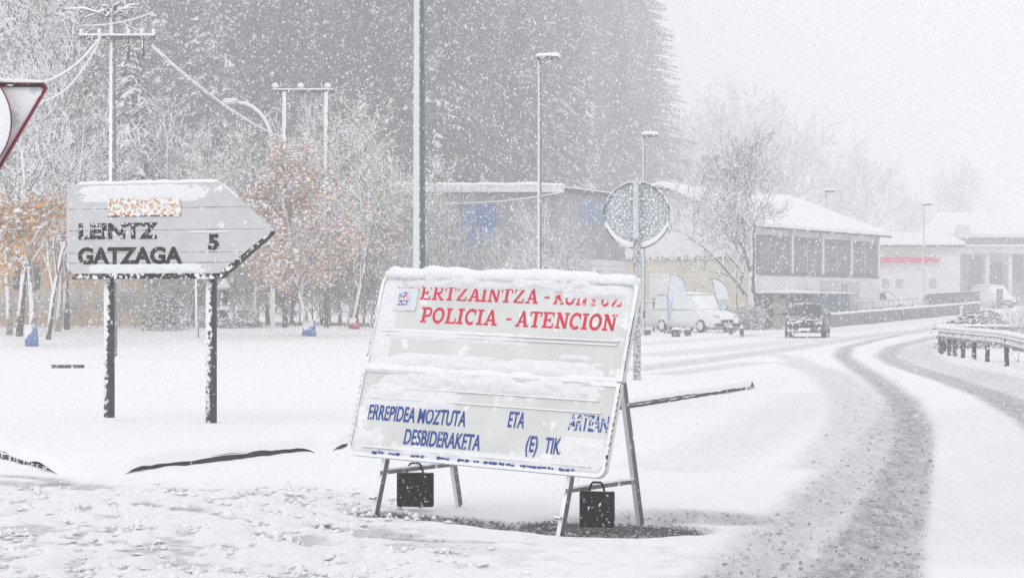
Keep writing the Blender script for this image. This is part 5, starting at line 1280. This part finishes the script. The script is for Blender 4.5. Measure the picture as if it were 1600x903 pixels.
# ---- leafy shrubs built of many small faces
def shrub_mesh(seed, rx, ry, rz_, n, s, m):
    rnd = random.Random(seed); mb = MB()
    for i in range(n):
        a = rnd.random() * 6.28; u_ = rnd.random() ** .5; zz_ = rnd.random()
        lim = math.sin(math.acos(min(1, abs(zz_ * 1.05 - .05)))) if zz_ < .95 else .2
        w = 1 + .35 * math.sin(a * 3 + seed) * math.sin(zz_ * 7)
        c = Vector((math.cos(a) * u_ * rx * lim * w, math.sin(a) * u_ * ry * lim * w, zz_ * rz_))
        e = rnd_perp(Vector((0, 0, 1)), rnd) * s * (.5 + rnd.random()); f_ = (rnd_perp(e.normalized(), rnd) * s * .6)
        mb.add([c - e, c + f_, c + e, c - f_], [(0, 1, 2, 3)])
    return mb.mesh('foliage', m, fix=False)
def shrub(me, p, s, rz_, lab, grp=None):
    t = thing('shrub', lab, 'shrub', p, rz_, grp); t.scale = (s,) * 3; obj('foliage', me, t)
    part('stem', MB().tube([(0, 0, -.1), (.03, 0, .4), (0, .02, .7)], [.04, .03, .015], 6), M_BARK, t)
sh1 = shrub_mesh(1, .8, .7, 1.5, 1500, .06, M_SHRUB); sh2 = shrub_mesh(2, 1.1, .8, 1.0, 1800, .055, M_SHRUB)
shrub(sh1, PG(250, 84), .95, 0, 'dark rounded shrub clotted with snow between the two sign posts', None); shrub(sh1, PG(272, 86), .85, 2, 'dark shrub right of the rounded one, between the sign posts', None)
shrub(sh2, PG(380, 88), .8, 1, 'dark shrub right of the stone lantern'); shrub(sh2, PG(330, 89), .7, 3, 'low dark shrub left of the stone lantern')
for i, (px_, Y, s_) in enumerate(((1506, 75.5, 1.05), (1517, 78, 1.2), (1529, 77, .95), (1543, 80, 1.25), (1556, 79, 1.0))):
    shrub(sh2, PG(px_, Y), s_, i * 1.3, ORD[i] + ' from left of the grey snow-dusted shrubs behind the guardrail curve', 'shrubs behind the guardrail')
for i in range(11):
    px_ = 1100 + i * 8.5; shrub(sh1, PG(px_, 114.5 + (i % 3) * .8), .78 + .12 * math.sin(i * 2.1), i * 1.7, ORD[i] + ' from left of the dark hedge bushes behind the white van', 'hedge bushes behind the van')
for i in range(5):
    shrub(sh1, PG(1240 + i * 9, 121), .7, i * 1.9, ORD[i] + ' from left of the dark bushes behind the dark car', 'bushes behind the dark car')
for i in range(6):
    shrub(sh2, PG(1536 + i * 16, 196 + i), .9, i, ORD[i] + ' from left of the faint bushes by the far gate pillar', 'faint bushes by the far gate')
place_tree(of, PG(1590, 58.5), 0, .35, 'dry grassy twig clump under the guardrail at the right edge', 'twig_clump', 'bush')

# ---- conifers
def conifer_mesh(seed, H, Rm, m, dens=1.0, droop=.35, leafl=.5, start=.06):
    rnd = random.Random(seed); mb = MB(); tm = MB()
    tm.tube([(0, 0, -.3), (0, 0, H * .5), (0, 0, H * .98)], [H * .012, H * .008, .02], 8)
    z = H * start
    while z < H * .985:
        t = z / H; Rr = Rm * min(1, (1 - t) ** .78 * (1.0 + .25 * rnd.random())) * min(1, .55 + 3 * t)
        nb_ = max(4, int((4 + Rr * 1.7) * dens))
        a0 = rnd.random() * 6.28
        for k_ in range(nb_):
            a = a0 + 6.283 * k_ / nb_ + rnd.gauss(0, .25); L_ = Rr * (.6 + .55 * rnd.random())
            dr_ = droop * (.6 + .8 * rnd.random()) ; ca, sa = math.cos(a), math.sin(a)
            n = max(2, int(L_ / .42)); prev = Vector((0, 0, z)); side = Vector((-sa, ca, 0))
            zk = z + rnd.gauss(0, .12)
            for i in range(n):
                u_ = (i + 1) / n; r_ = L_ * u_
                zz_ = zk + L_ * (.12 * u_ - dr_ * u_ * u_)
                c = Vector((ca * r_, sa * r_, zz_)); wdt = leafl * (1.05 - .55 * u_) * (.7 + .6 * rnd.random())
                for s in (-1, 1):
                    tip = c + side * s * wdt + Vector((ca, sa, 0)) * .25 * wdt + Vector((0, 0, -wdt * (.35 + .5 * rnd.random())))
                    mid = (prev + c) / 2
                    mb.add([prev, mid + side * s * wdt * .55 + Vector((0, 0, -.12 * wdt)), tip, c], [(0, 1, 2, 3)])
                if i == n - 1:
                    tip = c + Vector((ca, sa, -.4)) * leafl * .7
                    mb.add([c - side * .12, tip, c + side * .12 + Vector((0, 0, -.05))], [(0, 1, 2)])
                prev = c
        z += max(.16, .34 - .1 * t) / dens ** .3
    return tm.mesh('trunk', M_BARK, True), mb.mesh('crown', m, fix=False)
CON = [conifer_mesh(31, 26, 4.0, M_NEEDLE, 1.35, .42, .50), conifer_mesh(32, 24, 3.6, M_NEEDLE, 1.3, .50, .50), conifer_mesh(33, 28, 4.4, M_NEEDLE, 1.3, .34, .52)]
def conifer(me, loc, s_, rz_, lab, grp=None, name='conifer'):
    t = thing(name, lab, 'tree', loc, rz_, grp); t.scale = (s_, s_, s_); obj('trunk', me[0], t); obj('crown', me[1], t)
rnd = random.Random(77)
LABC = 'tall dark conifer of the hillside forest behind poles and hall'
for row, (Y, x0, x1, st_) in enumerate(((150, -39, -5.5, 3.9), (157, -41, -3, 4), (166, -43, -1, 4.3), (177, -45, 1, 4.6), (190, -47, 3.4, 5), (205, -12, 5.6, 5), (222, -10, 8, 5.2), (240, -8, 10.2, 5.6), (262, -6, 12.5, 6))):
    x = x0 + rnd.random()
    while x < x1:
        Yj = Y + rnd.uniform(-2.5, 2.5); conifer(CON[rnd.randrange(3)], (x, Yj, gz(x, Yj) - .3), rnd.uniform(.82, 1.12) * (1 + max(0, Y - 170) * .002), rnd.random() * 6.28, LABC, 'conifers of the hillside forest')
        x += st_ * rnd.uniform(.75, 1.3)
ed = conifer_mesh(39, 34, 5.6, M_NEEDLE, 1.3, .22, .55, .16)
conifer(ed, (16.8, 300, gz(16.8, 300) - 1), 1.38, .5, 'tall conifer standing at the right-hand edge of the forest against the sky')
conifer(ed, (11.0, 285, gz(11, 285) - 1), 1.3, 2.5, 'conifer next to the forest edge, just left of the outermost one')
cs = conifer_mesh(41, 11.5, 2.3, M_NEEDLES, 1.5, .5, .42, .03)
conifer(cs, PG(205, 103), 1.15, .3, 'round-clumped snow-laden conifer right behind the single power pole')
conifer(cs, PG(150, 104), 1.02, 1.9, 'snow-laden conifer left of the single power pole')
# ---- far trees fading in the snowfall
fa = tree_mesh(301, 17, .4, levels=4, nch=(16, 7, 5, 4), spread=.75, up=.3, lenf=.45, first=.12, rmin=.045, twigm=mat('haze_paled_far_twigs', (.26, .25, .26), .9, snow=.1, sscale=2, amp=.4, sdir=(-.3, -.35, .88)))  # twig colour made paler to add to the distance haze
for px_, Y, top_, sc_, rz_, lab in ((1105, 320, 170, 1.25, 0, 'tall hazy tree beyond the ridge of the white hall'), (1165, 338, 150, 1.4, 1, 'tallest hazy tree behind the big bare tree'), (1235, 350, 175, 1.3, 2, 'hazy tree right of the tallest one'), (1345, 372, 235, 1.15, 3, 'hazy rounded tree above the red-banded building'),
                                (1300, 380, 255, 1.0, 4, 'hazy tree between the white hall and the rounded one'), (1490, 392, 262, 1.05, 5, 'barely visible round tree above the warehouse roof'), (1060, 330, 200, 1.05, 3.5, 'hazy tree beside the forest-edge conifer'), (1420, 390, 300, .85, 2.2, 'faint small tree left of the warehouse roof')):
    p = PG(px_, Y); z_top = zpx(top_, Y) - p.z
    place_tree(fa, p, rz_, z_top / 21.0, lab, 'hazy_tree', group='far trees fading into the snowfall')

# ================================================================== FALLING SNOW
rs_ = np.random.RandomState(4); NF = 110000
u1 = rs_.rand(NF); Yf = (7.0 ** 2.6 + u1 * (62.0 ** 2.6 - 7.0 ** 2.6)) ** (1 / 2.6)
Xf = (rs_.rand(NF) - .5) * 2 * (.245 * Yf + .6); Zf = 1.6 + (rs_.rand(NF) * (.155 + .14) - .14) * Yf
ok = Zf > ground(Xf, Yf) + .18; Xf, Yf, Zf = Xf[ok], Yf[ok], Zf[ok]; n = len(Xf)
sz = .0028 + .0085 * rs_.rand(n) ** 3; sz *= np.clip(Yf / 22, .4, 1.6)
base_v = np.array([(1, 0, 0), (-1, 0, 0), (0, 1, 0), (0, -1, 0), (0, 0, 1), (0, 0, -1)], float)
tri_ = np.array([(0, 2, 4), (2, 1, 4), (1, 3, 4), (3, 0, 4), (2, 0, 5), (1, 2, 5), (3, 1, 5), (0, 3, 5)])
el = 1 + 1.8 * rs_.rand(n) ** 2; ph = .25 + .35 * rs_.randn(n)
V = base_v[None] * sz[:, None, None] * (1 + .35 * rs_.randn(n, 6, 1) * .5)
V[:, :, 2] *= el[:, None]
cx_, sx_ = np.cos(ph)[:, None], np.sin(ph)[:, None]
vx = V[:, :, 0] * cx_ + V[:, :, 2] * sx_; vz2 = -V[:, :, 0] * sx_ + V[:, :, 2] * cx_
V = np.stack([vx + Xf[:, None], V[:, :, 1] + Yf[:, None], vz2 + Zf[:, None]], -1).reshape(-1, 3).astype(np.float32)
T = (tri_[None] + (np.arange(n) * 6)[:, None, None]).reshape(-1).astype(np.int32)
me = bpy.data.meshes.new('falling_snow'); me.vertices.add(len(V)); me.vertices.foreach_set('co', V.ravel())
me.loops.add(len(T)); me.loops.foreach_set('vertex_index', T); me.polygons.add(len(T) // 3); me.polygons.foreach_set('loop_start', np.arange(0, len(T), 3, dtype=np.int32))
me.update(calc_edges=True); me.materials.append(M_FLAKE)
_n = M_FLAKE.node_tree; _tr = _n.nodes.new('ShaderNodeBsdfTransparent'); _mx = _n.nodes.new('ShaderNodeMixShader'); _mx.inputs[0].default_value = .55
_n.links.new(_n.nodes['Principled BSDF'].outputs[0], _mx.inputs[1]); _n.links.new(_tr.outputs[0], _mx.inputs[2]); _n.links.new(_mx.outputs[0], _n.nodes['Material Output'].inputs[0])
obj('falling_snow', me, kind='stuff', label='snowflakes falling through the whole view', cat='snowfall')

# ================================================================== SLUSH CRUMBS
rs2 = np.random.RandomState(9)
def clods(name, n, xr, yr, accept, smin, smax, m, power=3, flat=.6):
    X = rs2.uniform(*xr, n); Y = (yr[0] ** -1 + rs2.rand(n) * (yr[1] ** -1 - yr[0] ** -1)) ** -1
    k = rs2.rand(n) < accept(X, Y); X, Y = X[k], Y[k]; n = len(X); Z = ground(X, Y)
    s_ = (smin + (smax - smin) * rs2.rand(n) ** power)
    iv = np.array([(1, 0, 0), (.3, .95, 0), (-.8, .6, 0), (-.8, -.6, 0), (.3, -.95, 0), (0, 0, .9), (.1, .1, -.5)])
    it = np.array([(0, 1, 5), (1, 2, 5), (2, 3, 5), (3, 4, 5), (4, 0, 5), (1, 0, 6), (2, 1, 6), (3, 2, 6), (4, 3, 6), (0, 4, 6)])
    V = iv[None] * s_[:, None, None] * (1 + .9 * (rs2.rand(n, 7, 1) - .5)) * (1 + .7 * (rs2.rand(n, 1, 3) - .5)) ; V[:, :, 2] *= flat + .5 * rs2.rand(n)[:, None]
    a = rs2.rand(n)[:, None] * 6.28
    V = np.stack([V[:, :, 0] * np.cos(a) - V[:, :, 1] * np.sin(a) + X[:, None], V[:, :, 0] * np.sin(a) + V[:, :, 1] * np.cos(a) + Y[:, None], V[:, :, 2] + Z[:, None] + (s_ * .2)[:, None] - .004], -1).reshape(-1, 3).astype(np.float32)
    T = (it[None] + (np.arange(n) * 7)[:, None, None]).reshape(-1).astype(np.int32)
    me = bpy.data.meshes.new(name); me.vertices.add(len(V)); me.vertices.foreach_set('co', V.ravel())
    me.loops.add(len(T)); me.loops.foreach_set('vertex_index', T); me.polygons.add(len(T) // 3); me.polygons.foreach_set('loop_start', np.arange(0, len(T), 3, dtype=np.int32))
    me.update(calc_edges=True); me.materials.append(m); me.shade_smooth()
    return me
M_SLUSHG = mat('grey_slush', (.46, .465, .475), .8, var=.35, vscale=14); M_SLUSHD = mat('dirty_slush', (.20, .20, .205), .8, var=.4, vscale=14)
trk = lambda X, Y: wear_and_shade(X, Y)[0]
obj('slush_crumbs', clods('slush_crumbs', 34000, (-2.5, 9), (12.5, 40), lambda X, Y: np.clip(trk(X, Y) * 1.5 - .42, 0, 1), .004, .020, M_SLUSHG), kind='stuff', label='grey slush crumbs thrown up along the wheel tracks', cat='slush')
obj('dirty_slush_crumbs', clods('dirty_slush_crumbs', 18000, (-2.5, 9), (12.5, 40), lambda X, Y: np.clip(trk(X, Y) ** 2 * 1.1 - .20, 0, 1), .0025, .0085, M_SLUSHD), kind='stuff', label='dark gritty crumbs lying in the wheel tracks', cat='slush')
lumpf = lambda X, Y: np.clip(sst(-.3, -1.3, X + .25 * (Y - 16)) * sst(19.0, 16.8, Y + .25 * X) * (.5 + 1.6 * fbm(X * 1.8, Y * 1.5, 71, 3)), 0, 1)
me_ = clods('churned_snow', 15000, (-4.5, 1), (12.3, 19), lumpf, .006, .046, M_SNOW, 3, .55); me_.transform(Matrix.Translation((0, 0, .006)))
obj('churned_snow', me_, kind='stuff', label='small clods of churned snow across the near left foreground', cat='snow')

# ================================================================== HAZE
hm = bpy.data.materials.new('haze'); hm.use_nodes = True; nt = hm.node_tree; nt.nodes.clear()
pvn = nt.nodes.new('ShaderNodeVolumePrincipled'); pvn.inputs['Color'].default_value = (.985, .987, .992, 1); pvn.inputs['Density'].default_value = .0035; pvn.inputs['Anisotropy'].default_value = 0
om = nt.nodes.new('ShaderNodeOutputMaterial'); nt.links.new(pvn.outputs[0], om.inputs['Volume'])
mb = MB().box(0, 175, 30.5, 760, 470, 65)
part('haze', mb, hm, None, kind='stuff', label='falling snow and mist that pales the far trees', cat='haze')
